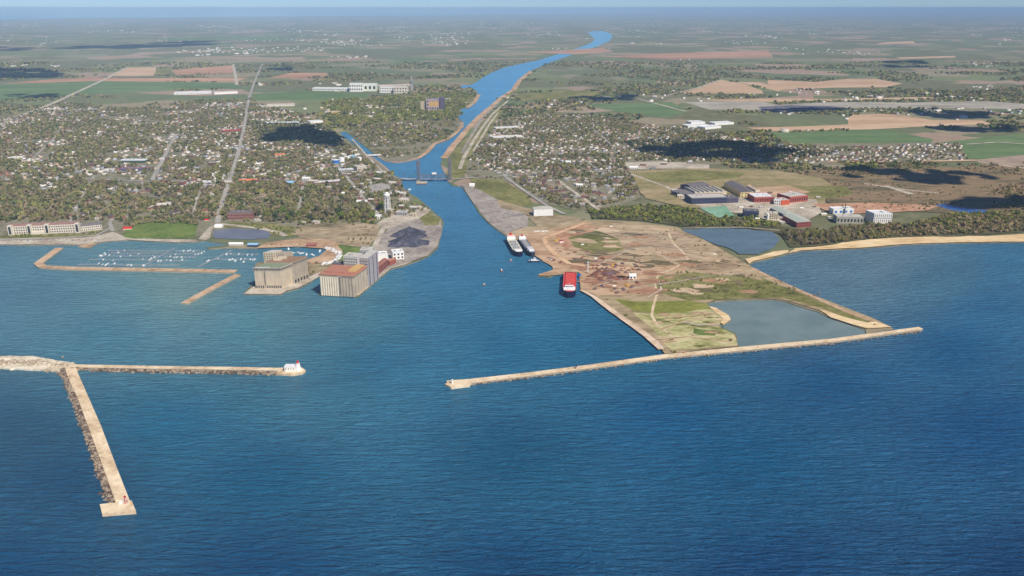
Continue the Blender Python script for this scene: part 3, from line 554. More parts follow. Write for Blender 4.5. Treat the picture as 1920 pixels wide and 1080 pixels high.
# ---- coal heaps
def heap(name,label,cat,pc,rx,ry,h,mat,n=40,rings=9,lobes=(0,),parts=None):
    c=G(*pc,ZG); vs=[];ph=random.uniform(0,6)
    for r in range(rings+1):
        f=r/rings
        for i in range(n):
            a=2*math.pi*i/n; k=1+.10*math.sin(5*a+ph)+.05*math.sin(11*a+2*ph)+random.uniform(-.04,.04)
            hh=h*(1-f)**1.05*(1+random.uniform(-.05,.05))
            vs.append((c.x+rx*f*k*math.cos(a),c.y+ry*f*k*math.sin(a),ZG+max(hh,0)-(.3 if r==rings else 0)))
    fs=[(r*n+i,(r+1)*n+i,(r+1)*n+(i+1)%n,r*n+(i+1)%n) for r in range(rings) for i in range(n)]
    o=MB().add(vs,fs).build(name,mat); return tag(o,label,cat)
heap('coal_pile','tall dark coal pile at the back of the wharf','coal pile',(768,441),44,46,H(768,441,425)-ZG,COAL)
heap('coal_pile','wide dark coal pile in front of the tallest one','coal pile',(764,456),46,40,H(764,456,440)-ZG,COAL)
heap('coal_pile','low dark coal pile at the right edge of the wharf stockpile','coal pile',(790,456),22,30,9,COAL)
heap('coal_pile','low dark coal spill at the left edge of the wharf stockpile','coal pile',(745,460),26,26,7,COAL)
# ---- water tower
c=G(727,401,ZG); ht=H(727,401,360)-ZG; t=empty('water_tower',c,'white water tower on tall legs between the town and the canal','water tower')
for i in range(6):
    a=i*math.pi/3; MB().bar((c.x+8.4*math.cos(a),c.y+8.4*math.sin(a),ZG),(c.x+7.2*math.cos(a),c.y+7.2*math.sin(a),ZG+ht-13),.55).build('leg',WHITE,t)
MB().cyl((c.x,c.y,ZG),1.5,ht-13,12).build('riser_pipe',WHITE,t)
for zz in (.33,.66):
    mb=MB()
    for i in range(6):
        a=i*math.pi/3; b=a+math.pi/3; r=7.8; mb.bar((c.x+r*math.cos(a),c.y+r*math.sin(a),ZG+(ht-13)*zz),(c.x+r*math.cos(b),c.y+r*math.sin(b),ZG+(ht-13)*zz),.35)
    mb.build('brace_ring',WHITE,t)
k=MB().cyl((c.x,c.y,ZG+ht-13.5),5,3,20,r2=8).cyl((c.x,c.y,ZG+ht-10.5),8,7,20).cyl((c.x,c.y,ZG+ht-3.5),8,3.4,20,r2=1.5); k.build('tank',WHITE,t,True)
# ---- waterfront buildings
q=quad((18,441),(150,436),22); t=building('waterfront_hall','long cream waterfront building with red-brown roof and two entrance towers','building',q,H(80,440,424)-ZG,CREAM,pmat('weathered brown-red roof',(146,112,104),.9,.14),'gable',win=(30,3),rh=4)
hh=H(80,440,422)-ZG
for s in (.27,.52,.0,.95):
    a=q[0].lerp(q[1],s); d=(q[1]-q[0]).normalized(); n_=Vector((d.y,-d.x)); MB().prism([a+n_*5,a+d*9+n_*5,a+d*9-n_*6,a-n_*6],ZG,ZG+hh).build('pavilion',CREAM,t); MB().prism([a+n_*5.02+d*2,a+d*7+n_*5.02,a+d*7+n_*5.3,a+n_*5.3+d*2],ZG+3,ZG+hh-2).build('glazed_bay',GLASS,t)
a=q[0].lerp(q[1],.33); b_=q[0].lerp(q[1],.51); n_=Vector((d.y,-d.x)); MB().prism([a+n_*.5,b_+n_*.5,b_+n_*6,a+n_*6],ZG,ZG+6.5).build('portico',CREAM,t)
building('waterfront_house','long low cream building with grey roof right of the waterfront hall','building',quad((153,435),(192,431),18),H(170,433,423)-ZG,CREAM,SHED,'gable',win=(10,2),rh=5)
building('brick_factory','old red brick factory with flat roof beside the straight main street','factory',quad((427,413),(474,412),34),H(450,412,400)-ZG,pmat('pinkish old brick',(150,104,92),.9,.14),SHED,win=(14,2))
building('park_pavilion','bright red roofed pavilion on the left of the park lawn','pavilion',quad((231,432),(247,431),12),3.5,BEIGE,RED,'gable',rh=4)
building('park_shelter','small bright red roofed shelter beside the pond','pavilion',quad((383,415),(391,415),8),3,BEIGE,RED,'gable',rh=2.5)
building('dock_office','pale blue roofed harbour office on the marina spit','building',quad((464,463),(483,463),12),4.5,NAVY,PALEBLUE,'gable',rh=3,win=(5,1))
building('boat_house','white roofed boat house left of the pale blue harbour office','building',quad((429,461),(455,461),9),4,CREAM,FLOAT,'gable',rh=3,win=(6,1))
building('boat_shed','white domed shed at the left end of the pond','shed',quad((402,428),(416,428),14),4,WHITE,FLOAT,'gable',rh=4)
building('harbour_shop','small red building on the back shore of the yacht basin','building',quad((575,463),(592,463),11),5,pmat('dusty red wall',(172,96,92),.9,.1),TERRA,'gable',win=(4,1))
building('orange_roof_block','long building with an orange tiled roof in the middle of town','building',quad((447,344),(482,343),22),6,BROWN,ORANGE,'gable',win=(10,2),rh=5)
building('shop_row','flat grey shop row right of the orange roof with a red end','shop',quad((484,343),(534,342),20),6,BRICK,SHED,win=(12,1))
building('sports_hall','pale blue barrel roofed hall in the town centre','hall',quad((536,347),(550,347),22),6,BEIGE,PALEBLUE,'gable',rh=5)
building('shopping_row','long low shop row with a white roof beside the angled street','shop',quad((590,347),(641,343),26),6,BROWN,FLOAT,win=(14,1))
building('school','long school with white roof edge and dark green windows','school',quad((222,306),(272,306),40),8,pmat('dark green curtain wall',(60,84,66),.5,.1),FLOAT,win=(16,1))
building('school','long low blue and red brick school in front of the green-walled one','school',quad((224,321),(280,320),26),7,pmat('dusty blue wall',(84,96,150),.7,.1),TERRA,win=(14,1))
building('apartment_block','long white roofed block at the upper left of town','building',quad((12,300),(42,299),22),7,CREAM,FLOAT,win=(10,2))
building('town_hall','beige block with orange-brown roof near the straight main street','building',quad((516,296),(536,294),24),9,BEIGE,ORANGE,'gable',win=(6,3))
building('brick_church','brown brick hall with flat roof near the red roofed pavilion','church',quad((294,391),(320,390),18),8,pmat('tan brick',(176,140,112),.9,.1),PALEROOF,'gable',win=(5,2),rh=5)
building('red_block','orange-red roofed block beside the dark wooded patch','building',quad((418,250),(452,248),34),8,BROWN,BRED,'gable',rh=4,win=(8,2))
building('canal_mill','cream mill building with tall bays beside the weir channel','mill',quad((670,321),(688,319),24),14,CREAM,PALEROOF,win=(5,3))
building('canal_warehouse','white flat warehouse in front of the blue tanks','warehouse',quad((636,323),(664,321),24),6,GREYM,FLOAT,win=(6,1))
for i,(x,y,r,hh,mt) in enumerate(((630,306,12,12,BLUE),(641,303,10,14,FLOAT),(652,300,10,12,FLOAT),(663,299,9,13,PALEBLUE),(674,301,9,11,FLOAT),(644,312,10,8,FLOAT))):
    c=G(x,y,ZG); t=empty('storage_tank',c,('bright blue storage tank at the left of the tank group','tall white tank beside the bright blue tank','white tank in the middle of the canal-side tank group','pale blue tank at the back of the tank group','small white tank next to the weir channel','low white tank in front of the tank group')[i],'tank')
    MB().cyl((c.x,c.y,ZG),r,hh,20).build('shell',mt,t); MB().cyl((c.x,c.y,ZG+hh+.003),r+.3,2,20,r2=1).build('roof',mt if i else FLOAT,t)
building('canal_warehouse','long white warehouse with pale roof between the trees and ship yard','warehouse',quad((1001,406),(1037,405),26),H(1019,406,393)-ZG,WHITE,PALEROOF,'gable2')
building('canal_office','small white gabled building above the canal east wall','building',quad((880,350),(890,350),14),6,WHITE,FLOAT,'gable')
# ---- far works
q=quad((586,170),(662,171),60); building('dairy_plant','very long low white factory far up the canal, left half','factory',q,16,WHITE,FLOAT,clear=True,win=(24,1))
building('process_block','tall white block at the middle of the far white factory','factory',quad((656,172),(680,172),50),H(668,172,157)-ZG,WHITE,FLOAT,win=(6,2))
building('process_block','white and grey block with a dark centre strip, right of the tall white one','factory',quad((682,171),(706,171),60),H(694,171,158)-ZG,pmat('ivory cladding',(220,222,206),.7,.06),FLOAT,win=(3,1))
building('process_block','lower white process block crowded with plant at the right of the factory','factory',quad((712,174),(738,174),60),H(724,174,163)-ZG,WHITE,PALEROOF,win=(8,2))
building('process_block','cream block at the right end of the far white factory','factory',quad((738,175),(764,175),60),H(750,175,163)-ZG,CREAM,PALEROOF,win=(5,2))
building('process_block','long pink-roofed range at the back of the white factory','factory',quad((706,164),(770,162),40),14,CREAM,TERRA,win=(16,1))
c=G(772,170,ZG); hh=H(772,170,143)-ZG; t=empty('distillation_tower',c,'slender grey process tower at the right end of the white factory','tower'); MB().cyl((c.x,c.y,ZG),8,hh,12,r2=5).build('column',GREYM,t); MB().cyl((c.x,c.y,ZG+hh*.6),11,4,12).build('platform',STEEL,t)
q=quad((800,208),(823,208),50); t=building('flour_mill','tall flour mill with ochre wall and grey silos beside the upper canal','mill',q,H(811,208,186)-ZG,pmat('lilac grey concrete',(176,160,170),.8,.1),SHED,win=(5,3)); MB().prism([q[0]+Vector((12,-.6)),q[1]+Vector((0,-.6)),q[1]-Vector((0,.1)),q[0]+Vector((12,-.1))],ZG+22,ZG+48).build('painted_wall',OCHRE,t)
for i in range(4):
    p=G(789+2.6*i,208,ZG); MB().cyl((p.x,p.y+20,ZG),4.2,46,12).build('silo',CONC,t)
building('mill_tower','dark violet mill tower at the right side of the ochre flour mill','mill',quad((824,208),(833,208),36),H(828,208,183)-ZG,PURPLE,SHED)
building('greenhouse','long white greenhouse beyond the west town fields','greenhouse',quad((326,178),(396,176),90),9,WHITE,FLOAT,'flat',win=(20,1))
building('factory_hall','white hall right of the long white greenhouse','factory',quad((402,177),(446,175),60),10,WHITE,PALEROOF)
building('factory_hall','yellow fronted hall north of the weir channel','factory',quad((616,214),(640,213),40),8,YELLOW,PALEROOF)
building('factory_hall','long pale roofed hall at the town edge left of the wood','factory',quad((500,200),(552,199),50),8,CREAM,PALEROOF)
building('factory_hall','white roofed hall in front of the long pale hall','factory',quad((582,232),(606,230),40),8,WHITE,FLOAT)
building('factory_hall','low pale teal hall by the dark wood','factory',quad((500,234),(560,233),36),7,pmat('pale teal wall',(170,196,196),.7,.08),FLOAT,win=(12,1))
for i,(a,b,c_) in enumerate((((1290,240),(1330,238),'low white commercial hall at the left of the row beside the tan field'),((1322,243),(1352,240),'front white commercial hall beside the tan field'),((1340,235),(1376,233),'rear white commercial hall beside the tan field'),((1296,233),(1322,232),'small white commercial hall behind the row'))):
    building('commercial_hall',c_,'hall',quad(a,b,50),8,WHITE,FLOAT)
building('supermarket','large white roofed store in the east town beside the canal roads','shop',quad((922,262),(982,260),40),8,CREAM,FLOAT,win=(12,1))
building('supermarket','white roofed store behind the large one in the east town','shop',quad((930,244),(975,242),40),7,BEIGE,FLOAT,win=(10,1))
# ---- refinery
building('refinery_hall','long navy clad refinery hall with pale roof','factory',quad((1296,384),(1363,382),46),H(1325,383,371)-ZG,NAVY,PALEROOF,win=(14,2))
building('refinery_hall','dark violet hall at the back left of the refinery','factory',quad((1298,362),(1330,357),50),16,PURPLE,SHED,'gable',rh=5)
building('refinery_hall','old grey low hall left of the navy refinery hall','factory',quad((1258,366),(1290,374),40),10,DKGREY,SHED,'saw',rh=4)
building('refinery_hall','sprawling pale sawtooth workshops behind the navy hall','factory',quad((1302,371),(1362,368),70),13,BEIGE,PALEROOF,'saw',rh=5)
building('refinery_hall','tall twin-ridged hall with cream end wall','factory',[P2(1388,371),P2(1414,369),P2(1414,369)+P2(1357,353)-P2(1388,371),P2(1357,353)],H(1398,370,360)-ZG,pmat('yellowish cream cladding',(226,206,150),.8,.1),SHED,'gable2',rh=7,win=(4,2))  # cladding is yellowish cream all over
building('refinery_hall','cream annex right of the twin-ridged hall','factory',[P2(1415.5,369.5),P2(1424,368),P2(1424,368)+P2(1398,360)-P2(1415.5,369.5),P2(1398,360)+Vector((1,0))],H(1416,370,358)-ZG,CREAM,TAN,'flat',win=(3,1))
building('refinery_hall','dark violet workshop between the navy and twin-ridged halls','factory',quad((1363,382),(1384,381),40),14,PURPLE,SHED,win=(5,2))
building('red_hall','red clad hall with pale roof and dark left end','factory',quad((1414,381),(1450,380),50),H(1430,381,370)-ZG,BRED,FLOAT,win=(8,1))
building('red_hall','bright orange-red low block with a white end','factory',quad((1464,386),(1480,385),30),H(1470,386,376)-ZG,pmat('orange red cladding',(190,86,58),.7,.1),PALEROOF)
building('red_hall','long red hall at the right end of the refinery','factory',quad((1480,382),(1514,378),50),H(1496,380,368)-ZG,BRED,PALEROOF,win=(8,1))
building('white_annex','white annex between the two red halls','factory',quad((1451,385),(1463,386),24),15,WHITE,FLOAT,win=(3,2))
building('control_house','navy block with white plinth in the refinery yard','factory',quad((1394,408),(1422,409),26),H(1408,408,396)-ZG,NAVY,SHED,win=(6,1))
building('control_house','small pale control house with stacked units in the refinery yard','factory',quad((1442,412),(1458,413),22),16,BEIGE,PALEROOF,win=(4,3))
building('brick_works','long brick works with pale green roof and dark side','factory',[P2(1493,427),P2(1520,425),P2(1520,425)+P2(1467,413)-P2(1493,427),P2(1467,413)],H(1500,426,416)-ZG,pmat('dark red brick',(148,74,68),.9,.14),pmat('pale green roof',(176,182,170),.8,.1),'gable2',rh=4,win=(6,2))
building('brick_works','dark purple works wing behind the brick works','factory',[P2(1468,408),P2(1486,406),P2(1486,406)+P2(1444,396)-P2(1468,408),P2(1444,396)],9,PURPLE,pmat('pale green roof',(176,182,170),.8,.1),'gable2',rh=4)
t=building('office_block','white office block with a grid of windows near the beach','office',quad((1637,419),(1671,419),36,.18),H(1654,419,401)-ZG,WHITE,FLOAT,win=(9,5),side=(6,5,'l'))
building('pump_house','long grey concrete plant left of the white office block','building',quad((1568,419),(1618,420),30),H(1590,420,408)-ZG,pmat('weathered grey wall',(164,160,148),.9,.16),PALEROOF,win=(8,1))
building('pump_house','white and blue works shed beneath the slim chimney','shed',quad((1562,402),(1600,401),26),H(1580,402,393)-ZG,WHITE,FLOAT,win=(4,1),wmat=BLUE)
c=G(1583,402,ZG); hh=H(1583,402,382)-ZG; t=empty('chimney',c,'slim dark chimney beside the white and blue works shed','chimney'); MB().cyl((c.x,c.y,ZG),1.8,hh,12,r2=1.2).build('stack',STEEL,t); MB().cyl((c.x,c.y,ZG),3,3,12).build('base',CONC2,t)
c=G(1439,414,ZG); t=empty('silo',c,'slim white silo at the front of the refinery yard','silo'); MB().cyl((c.x,c.y,ZG),3,17,14).build('shell',WHITE,t); MB().cyl((c.x,c.y,ZG+17.003),3.2,2,14,r2=.6).build('roof',WHITE,t)
# ---- bridges
def lift_bridge():
    zt=7.0; a=G(788,340,0); b=G(841,340,0); t=empty('lift_bridge',((a.x+b.x)/2,a.y,0),'grey steel vertical lift bridge with two lattice towers over the canal','bridge')
    d=(b-a).normalized(); n_=Vector((-d.y,d.x,0)); W=5
    MB().prism([(a-n_*W).xy,(b-n_*W).xy,(b+n_*W).xy,(a+n_*W).xy],zt,zt+1.2).build('deck',pmat('bridge deck',(176,176,186),.8,.1),t)
    for s,nm in ((-1,'truss'),(1,'truss')):
        mb=MB(); k=8; h=11
        for i in range(k):
            p=a.lerp(b,i/k)+n_*W*s; r=a.lerp(b,(i+1)/k)+n_*W*s; z0=zt+1.2
            lo=lambda v,z:(v.x,v.y,z)
            mb.bar(lo(p,z0+h),lo(r,z0+h),.5); mb.bar(lo(p,z0),lo(p,z0+h),.35); mb.bar(lo(p,z0+(0 if i%2 else h)),lo(r,z0+(h if i%2 else 0)),.35); mb.bar(lo(p,z0),lo(r,z0),.4)
        mb.bar(lo(b+n_*W*s,zt+1.2),lo(b+n_*W*s,zt+1.2+h),.4); mb.build(nm,STEEL,t)
    for p,top in ((a,H(788,340,301,0)),(b,H(841,342,300,0))):
        s=1 if p is b else -1; mb=MB(); p=p+d*s*4.5
        cs=[p+d*i*4+n_*j*W for i,j in ((-1,-1),(1,-1),(1,1),(-1,1))]
        for c in cs: mb.bar((c.x,c.y,0),(c.x,c.y,top),.55)
        nz=7
        for k in range(nz):
            z0=zt+(top-zt)*k/nz; z1=zt+(top-zt)*(k+1)/nz
            for i in range(4):
                c0,c1=cs[i],cs[(i+1)%4]; mb.bar((c0.x,c0.y,z0),(c1.x,c1.y,z1),.3); mb.bar((c1.x,c1.y,z0),(c0.x,c0.y,z1),.3); mb.bar((c0.x,c0.y,z1),(c1.x,c1.y,z1),.35)
        mb.build('tower',pmat('dark bridge steel',(112,112,128),.6,.12),t)
        MB().box((p.x,p.y,top-16),(5,7,10)).build('counterweight',CONC2,t)
        MB().box((p.x,p.y,-1),(14,15,4)).build('pier',CONC2,t)
    c=a.lerp(b,.5); MB().box((c.x,c.y,zt+15),(13,7,5)).build('control_cabin',WHITE,t)
    MB().box((c.x,c.y,zt+11.9),(9,8,3.1)).build('machine_room',NAVY,t)
    e_=G(752,339,0); MB().prism([(a-n_*4-d*10).xy,(a+n_*4-d*10).xy,(e_+n_*4).xy,(e_-n_*4).xy],zt-.4,zt+.9).build('approach_span',pmat('bridge deck',(176,176,186),.8,.1),t)
lift_bridge()
a=G(690,294,0); b=G(716,293,0); t=empty('road_bridge',((a.x+b.x)/2,a.y,0),'low pale road bridge across the weir channel','bridge')
MB().prism([(a.x,a.y-6),(b.x,b.y-6),(b.x,b.y+6),(a.x,a.y+6)],4,5.4).build('deck',pmat('pale bridge concrete',(206,200,192),.8,.1),t)
for s in (-1,1): MB().prism([(a.x,a.y+s*6-.3),(b.x,b.y+s*6-.3),(b.x,b.y+s*6+.3),(a.x,a.y+s*6+.3)],5.403,6.6).build('railing',WHITE,t)
for s in (.25,.5,.75): p=a.lerp(b,s); MB().box((p.x,p.y,-1),(2,10,4.9)).build('pier',CONC2,t)
c=G(791,344,0); o=empty('bridge_pier_island',(c.x,c.y,0),'small rusty walled pier island at the west foot of the lift bridge','pier'); MB().box((c.x,c.y,-1),(30,26,3.6)).build('wall',RUSTM,o); MB().box((c.x,c.y,2.603),(31,27,.8)).build('coping',CONC,o)

random.seed(5)
BORDR=[]; WORKS=[]
def town_block(px,py,zone_=None):
    wd=random.uniform(12,30); mats=random.choice(((BEIGE,PALEROOF),(BRICK,SHED),(CREAM,FLOAT),(GREYM,PALEROOF),(BROWN,TERRA),(WHITE,FLOAT),(BROWN,PALEROOF)))
    nm={BEIGE:'beige',BRICK:'red brick',CREAM:'cream',GREYM:'grey',BROWN:'brown brick',WHITE:'white'}[mats[0]]; rn={PALEROOF:'pale',SHED:'slate',FLOAT:'white',TERRA:'terracotta'}[mats[1]]
    a=G(px,py,ZG).xy; L=wd; q=[a,a+Vector((L,-L*.12)),a+Vector((L*1.08,L*.5)),a+Vector((L*.08,L*.62))]
    for x,y,r in DONE:
        if abs(x-px)<r+wd*.35 and abs(y-py)<7: return
    DONE.append((px,py,wd*.35))
    t=building('commercial_block','x','building',q,random.uniform(5,9),*mats,random.choice(('flat','flat','gable')),win=(int(L/5),random.choice((1,2))),par=.6)
    BORDR.append((t,'%s walled block with %s roof'%(nm,rn),px))
DONE=[(684,320,14),(650,323,16),(615,347,26),(464,343,20),(510,343,26),(543,347,10),(650,306,26)]
for px,py in ((566,338),(578,345),(604,332),(618,338),(646,346),(660,341),(672,348),(686,343),(700,340),(716,339),(730,346),(744,350),(655,356),(668,362),(684,366),(700,370),(716,366),(730,372),(742,366),(690,380),(704,386),(748,378),(758,372),(640,366),(652,376),(668,384),(560,350),(640,330),(666,332),(690,331),(706,328),(748,392),(756,397),(768,394),(742,404),(756,408),(770,406),(782,402),(690,411),(676,412),(420,346),(400,352),(380,345),(350,342),(330,347),(300,344),(310,322),(340,318),(362,326),(190,322),(160,312),(140,326),(110,318),(80,332),(60,318),(40,330),(20,346),(128,300),(180,296),(300,300),(350,296),(390,310),(480,312),(500,326),(560,316),(590,308),(600,320),(930,252),(960,300),(1010,300),(1060,306),(1120,310),(1150,336),(1200,312),(1240,310),(1290,308),(1180,318),(1220,318),(1150,352),(1080,350),(1040,360),(990,336),(1090,372),(1260,360),(1270,372)):
    town_block(px,py)
for px,py,k in ((1336,374,0),(1350,376,1),(1372,378,2),(1378,388,0),(1386,392,1),(1406,390,2),(1424,392,0),(1440,396,1),(1456,398,2),(1470,394,0),(1500,392,1),(1524,390,2),(1436,404,0),(1416,414,1),(1448,420,2),(1462,420,0),(1540,404,1),(1552,410,0),(1606,412,2),(1626,410,1),(1282,376,0),(1270,362,2),(1296,352,1),(1318,352,0),(1440,364,2),(1480,362,1),(1530,372,0)):
    a=G(px,py,ZG).xy; wd=random.uniform(7,14); q=[a,a+Vector((wd,-1)),a+Vector((wd+1,wd*.6)),a+Vector((1,wd*.6+1))]
    t=building('works_shed','x','shed',q,random.uniform(3,6),(GREYM,BEIGE,BROWN)[k],(PALEROOF,FLOAT,SHED)[k],'gable',rh=1.6)
    WORKS.append((t,('small grey works shed','small beige works shed','small brown works shed')[k],'around the refinery yard',px))
# ---- breakwaters
def rubble(name,label,pts,r0,r1,n,mat,zt=1.0,spread=3):
    mb=MB(); pts=[Vector(p) for p in pts]
    for k in range(n):
        s=random.random()*(len(pts)-1); i=min(int(s),len(pts)-2); p=pts[i].lerp(pts[i+1],s-i); d=(pts[i+1]-pts[i]).normalized(); q=abs(random.gauss(0,.5)); p=p+Vector((-d.y,d.x))*spread*(q if spread>0 else -q)*(1 if spread>0 else -1)
        mb.rock((p.x,p.y,max(-.2,zt*(1-q))),random.uniform(r0,r1),random.randint(0,1))
    return tag(mb.build(name,mat),label,'rocks',kind='stuff')
def pier(name,label,pix,width,zt,mat,rocks=None):
    b=band(pix,width); c=G(*pix[len(pix)//2]); t=empty(name,(c.x,c.y,0),label,'breakwater')
    MB().prism(b,-1,zt,0).build('wall',CONC2,t)
    MB().prism(band(pix,[x+.6 for x in width] if isinstance(width,list) else width+.6),zt+.003,zt+.6).build('deck',mat,t); return t
Z3=3.2
def poly3(pix): return [G(x,y,Z3).xy for x,y in pix]
t=empty('pier',(*G(180,820).xy,0),'long straight concrete pier with square head in the left foreground','pier')
dk=poly3([(121,692),(124,699),(148,754),(176,830),(217,943),(244,940),(220,879),(189,797),(145,697),(143,689)])
MB().prism(dk,-1,Z3).build('deck',[CONCDECK],t)
hd=poly3([(187,946),(191.5,964),(255,959),(247,939)]); MB().prism(hd,-1,Z3+.5).build('head',CONCDECK,t)
wl=poly3([(125,690),(132,690),(158,752),(187,829),(224,938),(217,939.5),(176,829),(148,753)]); MB().prism(wl,Z3+.003,Z3+1.3).build('parapet_wall',CONCDECK,t)
for k in range(14):
    s=k/13; a=G(126+92*s,700+236*s,Z3); b=G(147+96*s,700+236*s,Z3); d=(b-a).xy.normalized(); n_=Vector((-d.y,d.x))*.12
    MB().prism([a.xy+d*8-n_,b.xy-n_,b.xy+n_,a.xy+d*8+n_],Z3+.003,Z3+.03).build('expansion_joint',CONC2,t)
E_=[tuple(G(*p).xy) for p in ((119,694),(122,702),(146,757),(173,831),(212,942))]
rubble('armour_rocks','dark broken armour rocks piled along the left side of the foreground pier',E_,.7,2.2,2000,[ROCK,ROCKD],2.8,-5)
# beacon on head
c=G(236,944,Z3); t=empty('navigation_beacon',(c.x,c.y,Z3+.5),'small white and red beacon frame on the foreground pier head','beacon'); z=Z3+.5
for i,j in ((-1,-1),(1,-1),(1,1),(-1,1)): MB().bar((c.x+i*1.9,c.y+j*1.9,z),(c.x+i*.7,c.y+j*.7,z+7),.2).build('leg',WHITE,t)
for k in range(4):
    mb=MB(); r=1.9-1.2*k/4
    for i in range(4):
        a=math.pi/4+i*math.pi/2; b=a+math.pi/2; mb.bar((c.x+1.41*r*math.cos(a),c.y+1.41*r*math.sin(a),z+7*k/4),(c.x+1.41*r*math.cos(b),c.y+1.41*r*math.sin(b),z+7*k/4+1.4),.14)
    mb.build('brace',RED,t)
MB().box((c.x,c.y,z+7.003),(1.9,1.9,1.6)).build('lantern_house',RED,t); MB().box((c.x-4.5,c.y-.5,z),(4,3,2.6)).build('equipment_hut',WHITE,t)
# left breakwater
t=pier('breakwater','long low stone breakwater with the white lighthouse at its right end',[(132,689),(300,692),(450,694),(538,696)],8.5,2.4,CONCDECK)
tip=[G(x,y,3).xy for x,y in ((520,690),(520,700),(546,702),(567,699),(573,694),(566,689),(545,688))]; MB().prism(tip,-1,3.1).build('head',CONCDECK,t)
rubble('armour_rocks','armour rocks along the front of the stone breakwater before the lighthouse',[tuple(G(*p).xy) for p in ((134,693),(300,697),(450,699),(522,701))],.7,1.9,900,[ROCK,ROCKD],2.2,-4.5)
rb=[G(x,y).xy for x,y in ((-300,674),(-100,672),(0,670),(60,670),(90,676),(128,681),(150,687),(140,694),(118,700),(90,696),(40,694),(0,692),(-150,694),(-300,694))]
mb=MB(); mb.prism(ragged(rb,1.5,8),-1,2.6); t=mb.build('rubble_spit',PALEROCK); tag(t,'broad pale rubble spit at the left edge joining both breakwaters','breakwater')
P=[tuple(G(*p).xy) for p in ((-100,684),(0,682),(60,682),(126,690))]
rubble('rubble_rocks','pale loose rubble heaped on the broad spit at the left edge',P,.8,2.2,700,[PALEROCK,ROCK],3.2,16); rubble('rubble_rocks','loose rubble on the far side of the pale spit',P,.8,2.2,500,[PALEROCK,ROCK],3.2,-15)
# lighthouse
c=G(545,694,3.1); t=empty('lighthouse',(c.x,c.y,3.1),'white lighthouse with red lantern and flat white fog building on the breakwater end','lighthouse'); z=3.1
MB().box((c.x,c.y,z),(15,9,7.2)).build('fog_building',WHITE,t); MB().box((c.x,c.y,z+7.203),(15.6,9.6,.6)).build('roof',FLOAT,t)
x=c.x+11; MB().cyl((x,c.y,z),4.8,10.5,8,r2=2.7).build('tower',WHITE,t); MB().cyl((x,c.y,z+10.503),3,.6,12).build('gallery',WHITE,t); MB().cyl((x,c.y,z+11.1),1.6,2.6,10).build('lantern',pmat('red lantern room',(190,60,48),.4,.08),t); MB().cyl((x,c.y,z+13.703),2,1.9,10,r2=.2).build('lantern_roof',RED,t)
winrow(t,(c.x-7.5,c.y-4.5),(c.x+7.5,c.y-4.5),z+2,z+6,4,1,.22,.6)
# east breakwater
EB=[(838,721),(880,718),(1000,704),(1100,691),(1245,671),(1400,656),(1560,641),(1690,623),(1726,618)]
t=pier('breakwater','very long straight concrete breakwater from the harbour mouth to the right',EB,[12,12,10,10,11,12,10,9,9],2.6,CONCDECK)
MB().prism([G(x,y,3.2).xy for x,y in ((834,720),(846,726),(880,722),(885,716),(846,714))],-1,3.4).build('head',CONCDECK,t)
rubble('armour_rocks','scattered armour rocks along the lake side of the long right breakwater',[tuple(G(x,y+4).xy) for x,y in EB[1:]],.5,1.2,420,[ROCK,ROCKD],1.0,-3)
c=G(848,719,3.4); t=empty('navigation_light',(c.x,c.y,3.4),'small white light tower on the pointed left end of the long breakwater','beacon'); MB().cyl((c.x,c.y,3.4),1.3,6,10,r2=.8).build('column',WHITE,t); MB().cyl((c.x,c.y,9.403),1.5,.5,10).build('gallery',WHITE,t); MB().cyl((c.x,c.y,9.91),.7,1.3,8).build('lantern',GLASS,t)
c=G(1080,691,3.2); t=empty('day_mark',(c.x,c.y,3.2),'dark pointed steel day mark standing on the long breakwater','beacon')
for i in range(3): a=i*2.094; MB().bar((c.x+2*math.cos(a),c.y+2*math.sin(a),3.2),(c.x,c.y,10.5),.22).build('leg',NAVY,t)
MB().cyl((c.x,c.y,6.5),1.5,3.4,8,r2=.3).build('top_mark',NAVY,t)
# marina breakwaters
pier('marina_breakwater','long bent stone breakwater enclosing the marina docks','breakwater' and [(112,467),(90,483),(72,496),(80,502),(130,505),(250,507),(350,509),(442,511)],17,2.4,gmat('brown rubble top',[(150,120,92),(192,162,130),(208,180,150)],6,40))
pier('marina_breakwater','shorter slanting stone breakwater in front of the marina entrance',[(446,517),(400,541),(346,571)],14,2.2,gmat('brown rubble top',[(150,120,92),(192,162,130),(208,180,150)],6,40))
pier('stone_jetty','stubby stone jetty by the esplanade corner',[(176,458),(152,465)],16,2.2,gmat('brown rubble top',[(150,120,92),(192,162,130),(208,180,150)],6,40))
